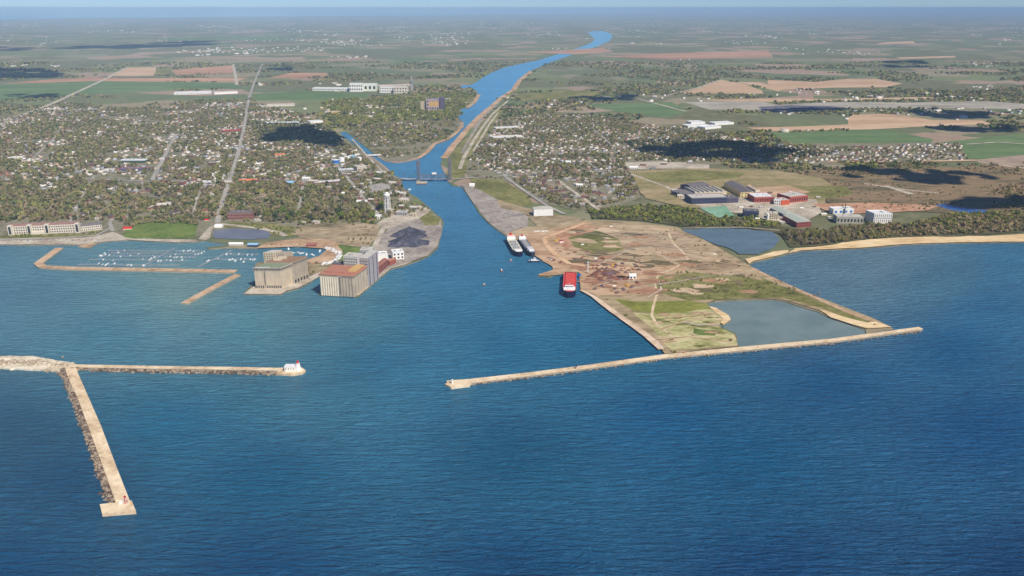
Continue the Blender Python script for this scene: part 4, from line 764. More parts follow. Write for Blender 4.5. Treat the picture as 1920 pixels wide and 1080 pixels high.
# docks
def dock(pix,width,label,nf=0):
    a=G(*pix[0]); t=empty('floating_dock',(a.x,a.y,0),label,'dock','floating docks of the marina')
    MB().prism(band(pix,width),.1,.7).build('deck',TIMBER,t)
    b=G(*pix[-1]); n=max(2,int((b-a).length/9)); mb=MB(); d=(b-a).normalized(); q=Vector((-d.y,d.x,0))
    for i in range(n):
        if nf:
            p=a.lerp(b,(i+.5)/n)
            for s in (-1,1): mb.bar(tuple(p+q*s*width/2+Vector((0,0,.4))),tuple(p+q*s*8+Vector((0,0,.4))),.35)
    if nf: mb.build('finger_pier',TIMBER,t)
for pix,wd,lb,nf in (([(327,466),(267,500)],3.2,'main slanting walkway of the left marina docks',0),([(434,470),(371,501)],3.2,'slanting walkway of the right marina docks',0),
  ([(202,470.5),(318,470.5)],2,'first dock arm from the shore, left of the main walkway',1),([(327,471),(384,471)],2,'first dock arm from the shore, right of the main walkway',1),([(204,475),(308,475)],2,'second dock arm from the shore, left of the main walkway',1),([(316,476),(376,476)],2,'second dock arm from the shore, right of the main walkway',1),
  ([(184,480),(300,480.5)],2,'third dock arm from the shore, left of the main walkway',1),([(306,482),(368,482)],2,'third dock arm from the shore, right of the main walkway',1),([(166,487),(288,487.5)],2,'fourth dock arm from the shore, left of the main walkway',1),([(292,489),(350,489)],2,'fourth dock arm from the shore, right of the main walkway',1),
  ([(146,496),(272,497)],2,'outermost dock arm, left of the main walkway',1),([(276,497.5),(336,497.5)],2,'outermost dock arm, right of the main walkway',1),
  ([(424,477),(486,477)],2,'inner dock arm right of the second walkway',1),([(404,486),(482,486.5)],2,'outer dock arm right of the second walkway',1),([(505,476),(560,474)],2,'dock arm in the basin behind the beige elevator',1)): dock(pix,wd,lb,nf)
# ---- boats
def boat_proto(sail,L,col,name):
    t=bpy.data.objects.new(name,None); COL.objects.link(t); W=L*.3
    st=[(-.5,.75,.0),(-.2,1,.0),(.15,.95,.05),(.38,.5,.2),(.5,.03,.35)]; mb=MB(); vs=[];n=5
    for s,wf,r in st:
        x=s*L; w_=W/2*wf; zt=1.1+r*1.4; vs+=[(x,-w_,zt),(x,-w_*.75,-.3),(x,0,-.5),(x,w_*.75,-.3),(x,w_,zt)]
    fs=[(i*n+k,i*n+k+1,(i+1)*n+k+1,(i+1)*n+k) for i in range(4) for k in range(4)]+[(0,4,3,2,1)]
    fs+=[(i*n,(i+1)*n,(i+1)*n+4,i*n+4) for i in range(4)]
    mb.add(vs,fs).build('hull',col,t)
    cb=MB(); cb.add([(-.2*L,-W*.3,1.25),(.2*L,-W*.25,1.3),(.2*L,W*.25,1.3),(-.2*L,W*.3,1.25),(-.18*L,-W*.26,2.1 if sail else 3.0),(.1*L,-W*.22,2.1 if sail else 2.9),(.1*L,W*.22,2.1 if sail else 2.9),(-.18*L,W*.26,2.1 if sail else 3.0)],[(0,1,5,4),(1,2,6,5),(2,3,7,6),(3,0,4,7),(4,5,6,7)]).build('cabin',FLOAT,t)
    MB().prism([(-.15*L,-W*.27),(.13*L,-W*.24),(.13*L,W*.24),(-.15*L,W*.27)],1.6,1.9 if sail else 2.3).build('cabin_window',GLASS,t)
    if sail: MB().bar((.05*L,0,1.5),(.05*L,0,L*1.25),.12).bar((.05*L,0,2.6),(-.4*L,0,2.5),.14).build('mast',STEEL,t)
    return t
PROT=[boat_proto(0,9,FLOAT,'motor_boat'),boat_proto(1,10,FLOAT,'sailing_boat'),boat_proto(0,12,FLOAT,'motor_yacht'),boat_proto(1,11,BLUE,'sailing_boat'),boat_proto(0,8,pmat('rust red hull',(178,96,76),.5,.1),'work_boat')]
KID=[p for p in PROT]; KINDS=['white motor boat','white sailing boat','large white motor yacht','blue hulled sailing boat','rust red work boat']
used=[0]*5; ORD=[]
def copytree(o):
    c=o.copy(); COL.objects.link(c)
    for k in o.children:
        d=k.copy(); COL.objects.link(d); d.parent=c
    return c
def boat(k,px,py,rot,z=0.0,zone='',scale=1):
    o=PROT[k] if not used[k] else copytree(PROT[k]); used[k]=1
    p=G(px,py,z); o.location=p; o.rotation_euler=(0,0,rot); o.scale=(scale,)*3
    o['category']='boat'; ORD.append((o,KINDS[k],zone,px)); return o
MZ='at the marina docks'
for px,py in ((204,469.5),(196,474.8),(198,477),(205,478.5),(188,479.3),(191,480),(222,473.6),(194,486.6),(186,493.7),(203,494),(201,495.4),(199,496.8),(215,494.4),(240,496.4),(246,497),(284,484.4),(281,487),(290,482),(300,481),(270,498),(297,489.6),(302,489),(320,488.6),(342,487.4),(341,482),(332,482),(353,470),(357,469),(363,470.6),(372,476),(345,470.2),(378,474.6),(389,489),(392,488),(430,487.4),(436,486),(442,488.8),(452,485.6),(470,486),(474,487.6),(478,486.4),(464,478),(448,476.6),(425,476.6),(457,491)):
    boat(random.choice((0,0,1,1,2,3,0)),px,py+.6,math.pi/2*random.choice((1,-1))+random.uniform(-.15,.15),0,MZ,.85)
for k in range(34):
    x0,x1,y=random.choice(((202,318,471),(327,384,471.5),(204,308,475.5),(316,376,476.5),(184,300,480.8),(306,368,482.4),(166,288,487.6),(292,350,489.4),(180,272,497.2),(404,482,486.6),(424,486,477.4)))
    boat(random.choice((0,0,1,1,3)),random.uniform(x0,x1),y+random.choice((-1,.8)),math.pi/2*random.choice((1,-1)),0,MZ,random.uniform(.6,.85))
BZ='in the basin behind the elevators'
for px,py in ((512,476),(520,473),(541,467),(548,474.6),(560,474),(566,475.4),(575,477.5),(585,478.5),(532,477),(600,471),(608,476)):
    boat(random.choice((0,1,2,2)),px,py,random.uniform(0,3),0,BZ,1.15)
YZ='on the curved boat yard hardstand'
for k in range(40):
    s=k/39; a=-1.25+2.35*s; 
    px=594+42*math.cos(a)+random.uniform(-4,4); py=480-16*math.sin(a)+random.uniform(-1,1)
    py=max(456,py)
    boat(random.choice((0,1,2,2)),px,py,random.uniform(.8,1.6),ZG+1.6,YZ,1.15)
for px,py in ((958,489),):
    boat(4,px,py,1.0,0,'off the moored ships',1.15)
boat(4,940,508,1.9,0,'in mid channel left of the red-decked ship',1.5); boat(4,908,534,.4,0,'out in the open harbour',.9); boat(0,768,356,.9,0,'by the wall below the lift bridge',1.4)
# ---- ships
def ship(label,stern,bow,beam,hull,deck,fb=9,layout='bow'):
    a=G(*stern); b=G(*bow); d=(b-a); L=d.length; d.normalize(); s=Vector((-d.y,d.x,0)); t=empty('cargo_ship',((a+b)/2),label,'ship')
    W=lambda x,y,z:tuple(a+d*x*L+s*y+Vector((0,0,z)))
    st=[(0,.7),(.05,.95),(.12,1),(.8,1),(.9,.92),(.96,.7),(.99,.42),(1,.12)]; vs=[]
    for x,w_ in st: h=fb*(1.16 if x>.85 else 1); vs+=[W(x,-beam/2*w_,h),W(x,-beam/2*w_*.96,0),W(x*.99+.003,-beam/2*w_*.8,-1),W(x*.99+.003,beam/2*w_*.8,-1),W(x,beam/2*w_*.96,0),W(x,beam/2*w_,h)]
    n=6; fs=[(i*n+k,i*n+k+1,(i+1)*n+k+1,(i+1)*n+k) for i in range(len(st)-1) for k in range(5)]+[(5,4,3,2,1,0),tuple(range((len(st)-1)*n,len(st)*n))]
    MB().add(vs,fs).build('hull',hull,t)
    dv=[];fs=[]
    for x,w_ in st: h=fb*(1.16 if x>.85 else 1)-.7; dv+=[W(x,-beam/2*w_*.97,h),W(x,beam/2*w_*.97,h)]
    fs=[(2*i,2*i+2,2*i+3,2*i+1) for i in range(len(st)-1)]; MB().add(dv,fs).build('deck',deck,t)
    rp=lambda x0,x1,w0,z0,z1:[W(x0,-w0,0)[:2],W(x1,-w0,0)[:2],W(x1,w0,0)[:2],W(x0,w0,0)[:2]]
    def blk(nm,x0,x1,w0,z0,z1,mat): MB().prism(rp(x0,x1,w0,z0,z1),z0,z1).build(nm,mat,t)
    return t,blk,W
t,blk,W=ship('ship with red deck and dark blue bow moored beside the scrap yard',(1069,520),(1067,559),25,DKBLUE,DECKRED,11)
for i in range(7): blk('hatch_cover',.08+i*.092,.15+i*.092,8.4,10.31,12,pmat('red hatch',(214,82,72),.6,.14,4))
blk('bow_house',.80,.865,10.6,10.31,14.2,FLOAT); blk('wheelhouse',.81,.85,8,14.203,17.6,FLOAT); blk('wheelhouse_window',.8505,.853,7.2,15.4,16.6,GLASS); blk('bulwark_band',.868,.93,10.6,12.1,13.1,FLOAT)
MB().bar(W(.9,0,11),W(.9,0,26),.3).build('mast',WHITE,t)
for s in (-1,1): MB().bar(W(.06,s*12,10.5),W(.85,s*12,10.5),.35).build('side_rail',pmat('pale red paint',(222,120,108),.6,.1),t)
t,blk,W=ship('cream decked ship with navy hull and red funnel, outermost of the moored pair',(956,451),(974,482),21,DKBLUE,pmat('cream deck paint',(214,210,190),.7,.1),10)
blk('stern_house',.03,.16,9.5,9.31,14,FLOAT); blk('bridge_deck',.05,.13,8,14.003,16.5,pmat('pale pink paint',(226,180,166),.6,.1)); blk('funnel',.065,.10,2.2,16.503,21,RED); 
for i in range(3): blk('hatch_cover',.3+i*.17,.42+i*.17,7,9.31,10.8,GREYM)
blk('forecastle',.86,.93,7.5,10.91,12.4,FLOAT); MB().bar(W(.6,0,10),W(.6,0,25),.4).build('mast',GREYM,t)
t,blk,W=ship('grey decked ship with white stern house, moored against the quay',(977,452),(999,482),17,pmat('dark slate hull paint',(48,54,72),.5,.1),pmat('slate deck paint',(112,118,132),.7,.12),9)
blk('stern_house',.04,.14,8,8.31,12.5,FLOAT); blk('bridge_deck',.06,.12,6.6,12.503,15,FLOAT); blk('funnel',.075,.105,1.8,15.003,18.5,RED)
for i in range(3): blk('hatch_cover',.22+i*.16,.33+i*.16,5.6,8.31,10,GREYM)
blk('deck_cabin',.70,.80,6,8.31,12.5,pmat('pale lilac paint',(206,200,206),.6,.08)); blk('fore_house',.84,.92,5.5,9.8,12.5,FLOAT)
t,blk,W=ship('small white tug with navy hull below the moored ships',(991,491),(1012,491),8,DKBLUE,FLOAT,3.4)
blk('deck_house',.22,.7,2.8,2.71,6.2,FLOAT); blk('wheelhouse',.45,.65,2.2,6.203,9,pmat('pale lilac paint',(206,200,206),.6,.08)); blk('funnel',.28,.36,.9,6.203,9.5,NAVY); MB().bar(W(.55,0,9),W(.55,0,14),.15).build('mast',GREYM,t)
# ---- ship-breaking yard
for i,(px,py,rx,ry,h,lb) in enumerate(((1140,515,20,11,6,'largest rusty scrap heap in the yard behind the red-decked ship'),(1124,510,10,8,5,'rusty scrap heap at the left of the largest one'),(1152,522,15,8,4,'flat rusty scrap heap in front of the largest one'),(1128,528,16,6,3,'low violet-brown scrap heap near the shed'),(1146,532,14,5,3,'low grey scrap heap before the white shed'),(1050,472,8,6,3,'small brown scrap heap right of the moored ships'),(1066,477,9,6,3,'brown scrap heap beside the dirt track bend'),(1078,474,8,6,4,'dark scrap heap on the olive grass edge'),(1090,492,10,5,3,'scrap heap left of the white crane mast'),(1118,490,10,5,3,'scrap heap right of the white crane mast'),(1132,495,9,5,2.5,'brown scrap heap beyond the largest one'),(1166,500,10,6,3,'reddish scrap heap at the back of the yard'),(1178,508,9,5,3,'scrap heap behind the white shed'),(1188,496,10,5,2.4,'outlying brown scrap heap at the right of the yard'),(1100,524,8,5,2.4,'scrap heap beside the red-decked ship'),(1118,430,12,6,3,'grey scrap heap by the upper yard road'),(1048,492,8,5,2,'row of dark scrap at the cove track'))):
    heap('scrap_heap',lb,'scrap heap',(px,py),rx,ry,h,RUSTM if i%3 else pmat('violet brown scrap',(112,88,92),.95,.3,2),22,6)
    CLEAR.append([(0,0),(0,0),(0,0)])
building('scrap_shed','small white shed with dark door beside the scrap heaps','shed',quad((1180,524),(1193,524),10),H(1186,524,517)-ZG,WHITE,FLOAT,'gable',win=(2,1))
c=G(1101.5,513,ZG); hh=H(1101,513,490)-ZG; t=empty('crane_mast',c,'thin white crane mast standing in the scrap yard','crane'); MB().box((c.x,c.y,ZG),(5,5,2)).build('base',RUSTM,t); MB().bar((c.x,c.y,ZG+2),(c.x,c.y,ZG+hh),.8).build('mast',WHITE,t); MB().bar((c.x,c.y,ZG+hh*.96),(c.x+5,c.y+6,ZG+hh*.6),.3).build('jib',STEEL,t)
def vehicle(name,label,cat,px,py,rot,body,cabc,L,Wd,hb,hc,arm=None):
    c=G(px,py,ZG); t=empty(name,(c.x,c.y,ZG),label,cat); R_=Matrix.Rotation(rot,2); w_=lambda x,y:(c.x+(R_@Vector((x,y))).x,c.y+(R_@Vector((x,y))).y)
    MB().prism([w_(x,y) for x,y in ((-L/2,-Wd/2),(L*.25,-Wd/2),(L*.25,Wd/2),(-L/2,Wd/2))],ZG+.9,ZG+.9+hb).build('body',body,t)
    MB().prism([w_(x,y) for x,y in ((L*.26,-Wd/2),(L*.5,-Wd*.46),(L*.5,Wd*.46),(L*.26,Wd/2))],ZG+.8,ZG+.8+hc).build('cab',cabc,t)
    for x in (-L*.35,-L*.1,L*.36):
        for y in (-1,1):
            q=w_(x,y*Wd*.46); MB().box((q[0],q[1],ZG),(1,.4,1),rot).build('wheel',BLACK,t)
    if arm: p=w_(L*.3,0); e2=w_(L*.9,0); f2=w_(L*1.25,0); MB().bar((*p,ZG+2.5),(*e2,ZG+7),.4).bar((*e2,ZG+7),(*f2,ZG+2),.35).build('boom',body,t)
vehicle('excavator','yellow excavator on the rusty earth near the moored ships','excavator',1043,452,.6,YELLOW,YELLOW,8,4,2,2.6,1)
vehicle('excavator','yellow excavator in front of the white shed','excavator',1178,538,2.4,YELLOW,YELLOW,8,4,2,2.6,1)
vehicle('excavator','yellow excavator by the track behind the largest scrap heap','excavator',1149,500,1.2,YELLOW,YELLOW,7,4,2,2.6,1)
vehicle('truck','red truck beside the yellow excavator near the moored ships','truck',1052,453,.1,BRED,RED,9,2.6,2.4,2.4)
vehicle('truck','white truck in front of the red truck on the rusty earth','truck',1053,455.5,.2,WHITE,WHITE,9,2.6,2.4,2.4)
for i,(px,py,lb) in enumerate(((1004,436,'left white truck at the head of the dirt track'),(1010,435.5,'second white truck from left at the head of the dirt track'),(1018,435,'third white truck from left at the head of the dirt track'),(1025,434.6,'right white truck at the head of the dirt track'),(1036,489,'white truck on the cove track'),(1117,486,'white truck behind the crane mast'),(1092,460,'white truck on the olive grass'),(1152,538,'white truck in front of the grey scrap'),(1146,426,'white truck near the upper yard road'),(1340,478,'white trailer by the bare ground track'))):
    vehicle('truck',lb,'truck',px,py,random.uniform(-.4,.4),WHITE,WHITE,7.5,2.5,2.4,2.2)
vehicle('truck','blue truck beside the red-decked ship','truck',1087,518,1.2,BLUE,BLUE,12,3.2,3,2.6)

random.seed(9); SORD=[]
PILES=[]
for k in range(4):
    o=heap('scrap_pile','x','scrap pile',(1140,515),5+k,3+.6*k,2.2+.5*k,[RUSTM,pmat('violet brown scrap',(112,88,92),.95,.3,2),ROCKD,RUSTM][k],14,5); c=G(1140,515,ZG)
    for v in o.data.vertices: v.co.x-=c.x; v.co.y-=c.y; v.co.z-=ZG; v.co.x+=random.uniform(-.8,.8); v.co.z+=random.uniform(0,.9) if v.co.z>.2 else 0
    PILES.append(o)
u_=[0]*4
for k in range(190):
    for _ in range(40):
        px=random.uniform(1020,1215); py=random.uniform(446,552)
        if k>110: px=random.gauss(1142,15); py=random.gauss(513,6.5); break
        if 1095+(py-548)*1.1<px and (py<500 or px<1205) and abs(py-510-(px-1140)*.12)<random.choice((14,14,30,45)) and not(1030<px<1096 and py>497): break
    i=random.choice((0,0,1,1,2,3)); o=PILES[i] if not u_[i] else PILES[i].copy()
    if u_[i]: COL.objects.link(o)
    u_[i]=1; o.location=G(px,py,ZG); o.rotation_euler=(0,0,random.uniform(0,6)); s=random.uniform(.6,1.4); o.scale=(s,s,s*random.uniform(.6,1.2)); o['category']='scrap pile'
    SORD.append((o,('small rusty','small violet-brown','small grey-brown','long rusty')[i]+' scrap pile',('at the back of the ship-breaking yard','in the middle of the ship-breaking yard','at the front of the ship-breaking yard')[0 if py<485 else 1 if py<515 else 2],px))
CARS=[]; CORD=[]
for nm,cl in (('white',WHITE),('dark',BLACK),('blue',BLUE),('silver grey',GREYM),('red',RED)):
    t=bpy.data.objects.new('parked_car',None); COL.objects.link(t)
    MB().prism([(-2.2,-.9),(2.2,-.9),(2.2,.9),(-2.2,.9)],.35,1.0).build('body',cl,t); MB().add([(-1.5,-.85,1),(1.1,-.85,1),(1.1,.85,1),(-1.5,.85,1),(-1.1,-.7,1.55),(.5,-.7,1.55),(.5,.7,1.55),(-1.1,.7,1.55)],[(0,1,5,4),(1,2,6,5),(2,3,7,6),(3,0,4,7),(4,5,6,7)]).build('cabin',GLASS,t)
    for x in (-1.4,1.4):
        for y in (-.85,.85): MB().box((x,y,0),(.66,.24,.66)).build('wheel',BLACK,t)
    CARS.append((t,nm)); 
cu=[0]*5
spots=[(696+i*4.4,352+(i%2)*6,'on the small canal-side car park') for i in range(8)]+[(16+i*12,451+random.uniform(-1,1),'along the esplanade') for i in range(15)]+[(500+i*9,459,'on the sand by the yacht basin') for i in range(10)]+[(1310+i*7,392+random.uniform(-3,3),'in the refinery yard') for i in range(14)]+[(548+i*6,529-i*1.4,'on the quay beside the beige elevator') for i in range(6)]
for px,py,zn in spots:
    i=random.choice((0,0,0,1,2,3,3,4)); o=CARS[i][0] if not cu[i] else copytree(CARS[i][0]); cu[i]=1
    o.location=G(px,py,ZG+.5 if False else ZG+.6); o.rotation_euler=(0,0,random.choice((0,1.57))+random.uniform(-.2,.2)); o['category']='car'; CORD.append((o,CARS[i][1]+' parked car',zn,px))
for i,(t,nm) in enumerate(CARS):
    if not cu[i]:
        for k in list(t.children)+[t]: bpy.data.objects.remove(k)
# ---- trees and houses
def W_(pix): return [tuple(G(*p).xy) for p in pix]
CLB=[(np.array(c),min(p[0] for p in c),max(p[0] for p in c),min(p[1] for p in c),max(p[1] for p in c)) for c in CLEAR]
def keep(P,clear=True):
    ok=pip(P,LAND)
    if clear:
        for c,x0,x1,y0,y1 in CLB:
            s=np.where(ok&(P[:,0]>=x0)&(P[:,0]<=x1)&(P[:,1]>=y0)&(P[:,1]<=y1))[0]
            if len(s): ok[s[pip(P[s],c)]]=False
    return P[ok]
def scatter(pix,area,clear=True,thr=None,sc=120):
    poly=W_(pix); a=np.array(poly); lo,hi=a.min(0),a.max(0); n=int((hi-lo).prod()/area)
    P=lo+rng.random((n,2))*(hi-lo); P=P[pip(P,poly)]
    if thr is not None: P=P[fbm(P[:,0]/sc+31,P[:,1]/sc+17)>thr+.12*(rng.random(len(P))-.5)]
    return keep(P,clear)
WEST=[(-250,232),(0,226),(60,212),(120,192),(240,205),(330,200),(420,190),(470,194),(560,212),(620,243),(640,262),(680,296),(720,326),(750,345),(764,366),(776,374),(740,400),(700,416),(640,424),(560,420),(500,418),(400,414),(300,414),(240,418),(206,416),(190,416),(0,420),(-250,424)]
EAST=[(880,300),(884,262),(905,236),(1000,213),(1130,220),(1210,236),(1290,240),(1400,264),(1380,300),(1250,306),(1190,330),(1196,366),(1130,392),(1090,394),(1030,382),(960,340)]
STRIP=[(1180,276),(1300,272),(1480,276),(1800,270),(1815,302),(1640,304),(1480,308),(1240,300)]
ISL=[(655,250),(760,228),(858,230),(860,242),(812,268),(790,287),(730,300),(704,286)]
NEARW=[(-250,340),(0,340),(420,336),(640,336),(760,350),(776,374),(740,400),(560,420),(-250,424)]
HH=[scatter(WEST,700,thr=.40,sc=150),scatter(EAST,620,thr=.36,sc=150),scatter(STRIP,520,thr=.30,sc=150),scatter(ISL,1500,thr=.5)]
HH[0]=HH[0][~pip(HH[0],W_(NEARW))|(rng.random(len(HH[0]))<.55)]
HP=np.concatenate(HH)
# thin houses standing too close together
def thin(P,d):
    cell={};out=[]
    for i,p in enumerate(P):
        k=(int(p[0]//d),int(p[1]//d)); bad=False
        for a in (-1,0,1):
            for b in (-1,0,1):
                for q in cell.get((k[0]+a,k[1]+b),()):
                    if (P[q][0]-p[0])**2+(P[q][1]-p[1])**2<d*d: bad=True
        if not bad: cell.setdefault(k,[]).append(i); out.append(i)
    return P[out]
HP=thin(HP,17)
TL=[]  # (points, rmin, rmax, palette)
PALT=dict(town=[(108,106,72),(98,104,66),(120,112,90),(126,116,100),(86,94,66),(120,120,76),(114,104,86),(104,104,78)],
 wood=[(124,112,92),(134,122,104),(104,98,70),(92,96,58),(112,110,70),(120,106,84)],
 green=[(96,104,52),(116,122,60),(84,96,50),(128,130,72),(108,102,76)],
 dark=[(58,68,48),(70,78,54),(64,70,56),(80,84,58)])
TL.append((scatter(WEST,140,thr=.43,sc=85),3.2,7.2,'town'))
TL.append((scatter([(-200,350),(200,345),(420,345),(640,352),(740,380),(700,414),(500,416),(420,408),(300,412),(190,414),(-200,420)],140,thr=.42,sc=70),4.5,9.5,'town'))
TL.append((scatter(EAST,135,thr=.42,sc=85),3,6.4,'town')); TL.append((scatter(STRIP,300,thr=.4),2.8,5,'town')); TL.append((scatter(ISL,170,thr=.36),3,5.5,'town'))
TL.append((scatter([(1100,396),(1200,388),(1290,392),(1330,408),(1420,412),(1470,426),(1430,430),(1290,426),(1200,414),(1110,412)],75,thr=.33,sc=40),2.2,6.2,'green'))
TL.append((scatter([(1470,432),(1540,436),(1600,424),(1640,422),(1700,424),(1780,406),(1930,398),(1930,436),(1800,442),(1700,445),(1600,453),(1550,461),(1490,464),(1466,450)],75,thr=.33,sc=40),2.2,6.5,'wood'))
TL.append((scatter([(16,444),(150,439),(196,434),(200,438),(150,443),(16,448)],130,False),1.6,3.2,'green'))
TL.append((scatter([(1700,424),(1780,404),(1930,396),(1930,416),(1790,424)],70),3,5,'green'))
TL.append((scatter([(1640,392),(1800,384),(1860,362),(1930,330),(1930,396),(1860,392),(1850,384),(1760,380)],110,thr=.46),3,5,'wood'))
TL.append((scatter([(560,414),(640,414),(714,404),(700,424),(640,426),(560,424)],90),3,5,'green'))
TL.append((scatter([(480,232),(600,236),(640,262),(640,276),(560,270),(480,262)],110),3.5,6,'dark'))
TL.append((scatter([(600,190),(720,182),(860,172),(888,182),(876,200),(858,212),(856,224),(780,226),(640,236)],260,thr=.42),4,6.5,'green'))
TL.append((scatter([(1160,268),(1300,262),(1440,272),(1560,290),(1480,300),(1240,296)],120,thr=.35),3.5,6,'dark'))
TL.append((scatter([(1450,318),(1700,312),(1930,306),(1930,330),(1700,330),(1500,330)],260,thr=.5),3,5,'wood'))
TL.append((scatter([(880,312),(960,326),(1010,362),(990,380),(930,366),(880,334)],220,thr=.45),3,5,'town'))
TL.append((scatter([(232,418),(370,412),(372,424),(300,420),(262,422),(236,434)],60,False),3.5,6,'town'))
TL.append((scatter([(700,412),(776,376),(806,394),(760,404),(720,412)],220,False,thr=.4),3,5,'town'))
TL.append((scatter([(440,418),(520,422),(570,432),(560,440),(510,440)],260,False,thr=.45),2,3.5,'green'))
TL.append((scatter([(1190,326),(1300,318),(1460,324),(1540,338),(1560,352),(1540,392),(1420,396),(1290,392),(1210,374)],420,thr=.42,sc=60),1.5,4,'green'))
TL.append((scatter([(1450,332),(1560,320),(1700,318),(1930,314),(1930,394),(1780,400),(1660,394),(1560,390)],420,thr=.45,sc=70),1.5,3.5,'wood'))
TL.append((scatter([(1290,508),(1400,514),(1500,552),(1420,559),(1340,562),(1250,556),(1230,528)],300,False,thr=.4,sc=40),1,2.4,'green'))
TL.append((scatter([(1130,424),(1230,420),(1300,440),(1400,497),(1440,520),(1300,508),(1180,470)],700,False,thr=.42,sc=40),.9,2.2,'green'))
TL.append((scatter([(560,430),(700,420),(712,428),(700,462),(600,450)],420,False,thr=.4,sc=40),1.2,3,'wood'))
TL.append((scatter([(1445,520),(1506,550),(1580,582),(1570,584),(1500,558),(1440,530)],260,False),.9,2.4,'green'))
fx=np.concatenate([t[0] for t in TL]); fr=np.concatenate([t[1]+(t[2]-t[1])*rng.random(len(t[0])) for t in TL]); fp=[t[3] for t in TL for _ in range(len(t[0]))]
inh=np.zeros(len(fx),bool)   # no tree inside a house
cell={}
for p in HP: cell.setdefault((int(p[0]//14),int(p[1]//14)),[]).append(p)
for i,p in enumerate(fx):
    k=(int(p[0]//14),int(p[1]//14))
    for a in (-1,0,1):
        for b in (-1,0,1):
            for q in cell.get((k[0]+a,k[1]+b),()):
                if abs(q[0]-p[0])<7.5 and abs(q[1]-p[1])<7: inh[i]=True
fx,fr=fx[~inh],fr[~inh]; fp=[k for k,b in zip(fp,inh) if not b]
def inframe(P):
    d=P[:,1]*CP+CAMH*SP; u=960+F*P[:,0]/d; return (u>4)&(u<1916)
dist=np.hypot(fx[:,0],fx[:,1]); dist=np.where(inframe(fx),dist,1e9)-40*fr; order=np.argsort(dist); near=order[:290]; rest=order[290:]
FOL=colmat('spring foliage',.14,1.2,leaf=.42); FOL.node_tree.nodes['Principled BSDF'].inputs['Roughness'].default_value=.9; BARK=pmat('tree bark',(112,96,80),.95,.2,1)
def crown_arrays(C,R,k,lobes,size,cols,flat=.85):
    """leaf clumps: k cards per crown, spread over uneven lobes"""
    n=len(C); ctr=np.zeros((n,k,3))
    lb=rng.normal(size=(n,lobes,3)); lb/=np.linalg.norm(lb,axis=2,keepdims=True); lb*=(.25+.35*rng.random((n,lobes,1)))
    pick=rng.integers(0,lobes,(n,k)); d=rng.normal(size=(n,k,3)); d/=np.linalg.norm(d,axis=2,keepdims=True); rad=.62*rng.random((n,k,1))**.4
    ctr=np.take_along_axis(lb,np.repeat(pick[:,:,None],3,2),1)+d*rad
    ctr[:,:,2]*=flat; ctr=ctr*R[:,None,None]; ctr+=C[:,None,:]
    nrm=rng.normal(size=(n,k,3))+d*1.2+np.array([0,0,.5]); nrm/=np.linalg.norm(nrm,axis=2,keepdims=True)
    t=np.cross(nrm,rng.normal(size=(n,k,3))); t/=np.linalg.norm(t,axis=2,keepdims=True); bt=np.cross(nrm,t)
    s=(size*R)[:,None,None]*(.6+.7*rng.random((n,k,1))); a=t*s; b=bt*s*.75
    V=np.stack([ctr-a-b,ctr+a-b*.7,ctr+a*.8+b,ctr-a*.9+b*.8],2).reshape(-1,3)
    col=np.repeat(cols[:,None,:],k,1)*(.86+.26*rng.random((n,k,1)))
    return V,np.arange(len(V)).reshape(-1,4),col.reshape(-1,3)
def pal(names): return np.array([lin(random.choice(PALT[p])) for p in names])*2.05*np.array([1.06,1.0,.85])
# tree prototypes: kind, colour
KT=[('olive broad-crowned tree',(108,108,58)),('fresh green tree',(96,112,50)),('grey-brown leafless tree',(118,112,94)),('brown budding tree',(114,104,82)),('dark evergreen tree',(60,72,48)),('yellow-green tree',(120,120,74))]
BR=set(); TP=[]
def tree_proto(kind,col,nm='tree',k=130):
    t=bpy.data.objects.new(nm,None); COL.objects.link(t)
    tall=1.35 if 'evergreen' in kind else .9
    V,Fq,c=crown_arrays(np.array([[0,0,1.75 if 'bush' not in kind else .7]]),np.array([1.0]),k,6,.2,np.array([lin(col)])*1.95*np.array([1.06,1.0,.85]),tall)
    o=npmesh('crown',V,Fq,FOL,c); o.parent=t
    if 'bush' not in kind:
        m=MB().cyl((0,0,-.3),.13,1.5,7,r2=.08)
        for i in range(4):
            a=i*1.57+random.random(); m.bar((0,0,1.0),(.5*math.cos(a),.5*math.sin(a),1.9),.035)
        m.build('trunk',BARK).parent=t
    return t
for kd,c in KT: TP.append([tree_proto(kd,c) for _ in range(2)])
tu=set(); TORD=[]
PK=dict(town=(0,0,1,2,3,3,4,5,2),wood=(2,2,3,3,0,5),green=(0,1,5,5,3),dark=(4,4,0))
def put_tree(x,y,r,ki,z=ZG):
    v=random.randint(0,1); p=TP[ki][v]; o=p if (ki,v) not in tu else copytree(p); tu.add((ki,v))
    o.location=(x,y,z); o.scale=(r,r,r*random.uniform(.85,1.15)); o.rotation_euler=(0,0,random.uniform(0,6.28)); o['category']='tree'; TORD.append((o,KT[ki][0])); return o
for i in near: put_tree(fx[i][0],fx[i][1],fr[i],random.choice(PK[fp[i]]))
for ki in range(6):
    for v in range(2):
        if (ki,v) not in tu: x=fx[near[ki]]; put_tree(x[0]+3,x[1]+2,4,ki) if False else [bpy.data.objects.remove(o) for o in list(TP[ki][v].children)+[TP[ki][v]]]
C3=np.column_stack([fx[rest],ZG+fr[rest]*1.05]); R3=fr[rest]; cl=pal([fp[i] for i in rest]); dd=np.hypot(fx[rest][:,0],fx[rest][:,1])
parts=[]
for a,b,k,s in ((0,2100,34,.36),(2100,2900,20,.46),(2900,9e9,11,.6)):
    m_=(dd>=a)&(dd<b)
    if m_.any(): parts.append(crown_arrays(C3[m_],R3[m_],k,4,s,cl[m_]))
def join(parts):
    off=0;V=[];Q=[];C=[]
    for v,f,c in parts: V.append(v);Q.append(f+off);C.append(c);off+=len(v)
    return np.concatenate(V),np.concatenate(Q),np.concatenate(C)
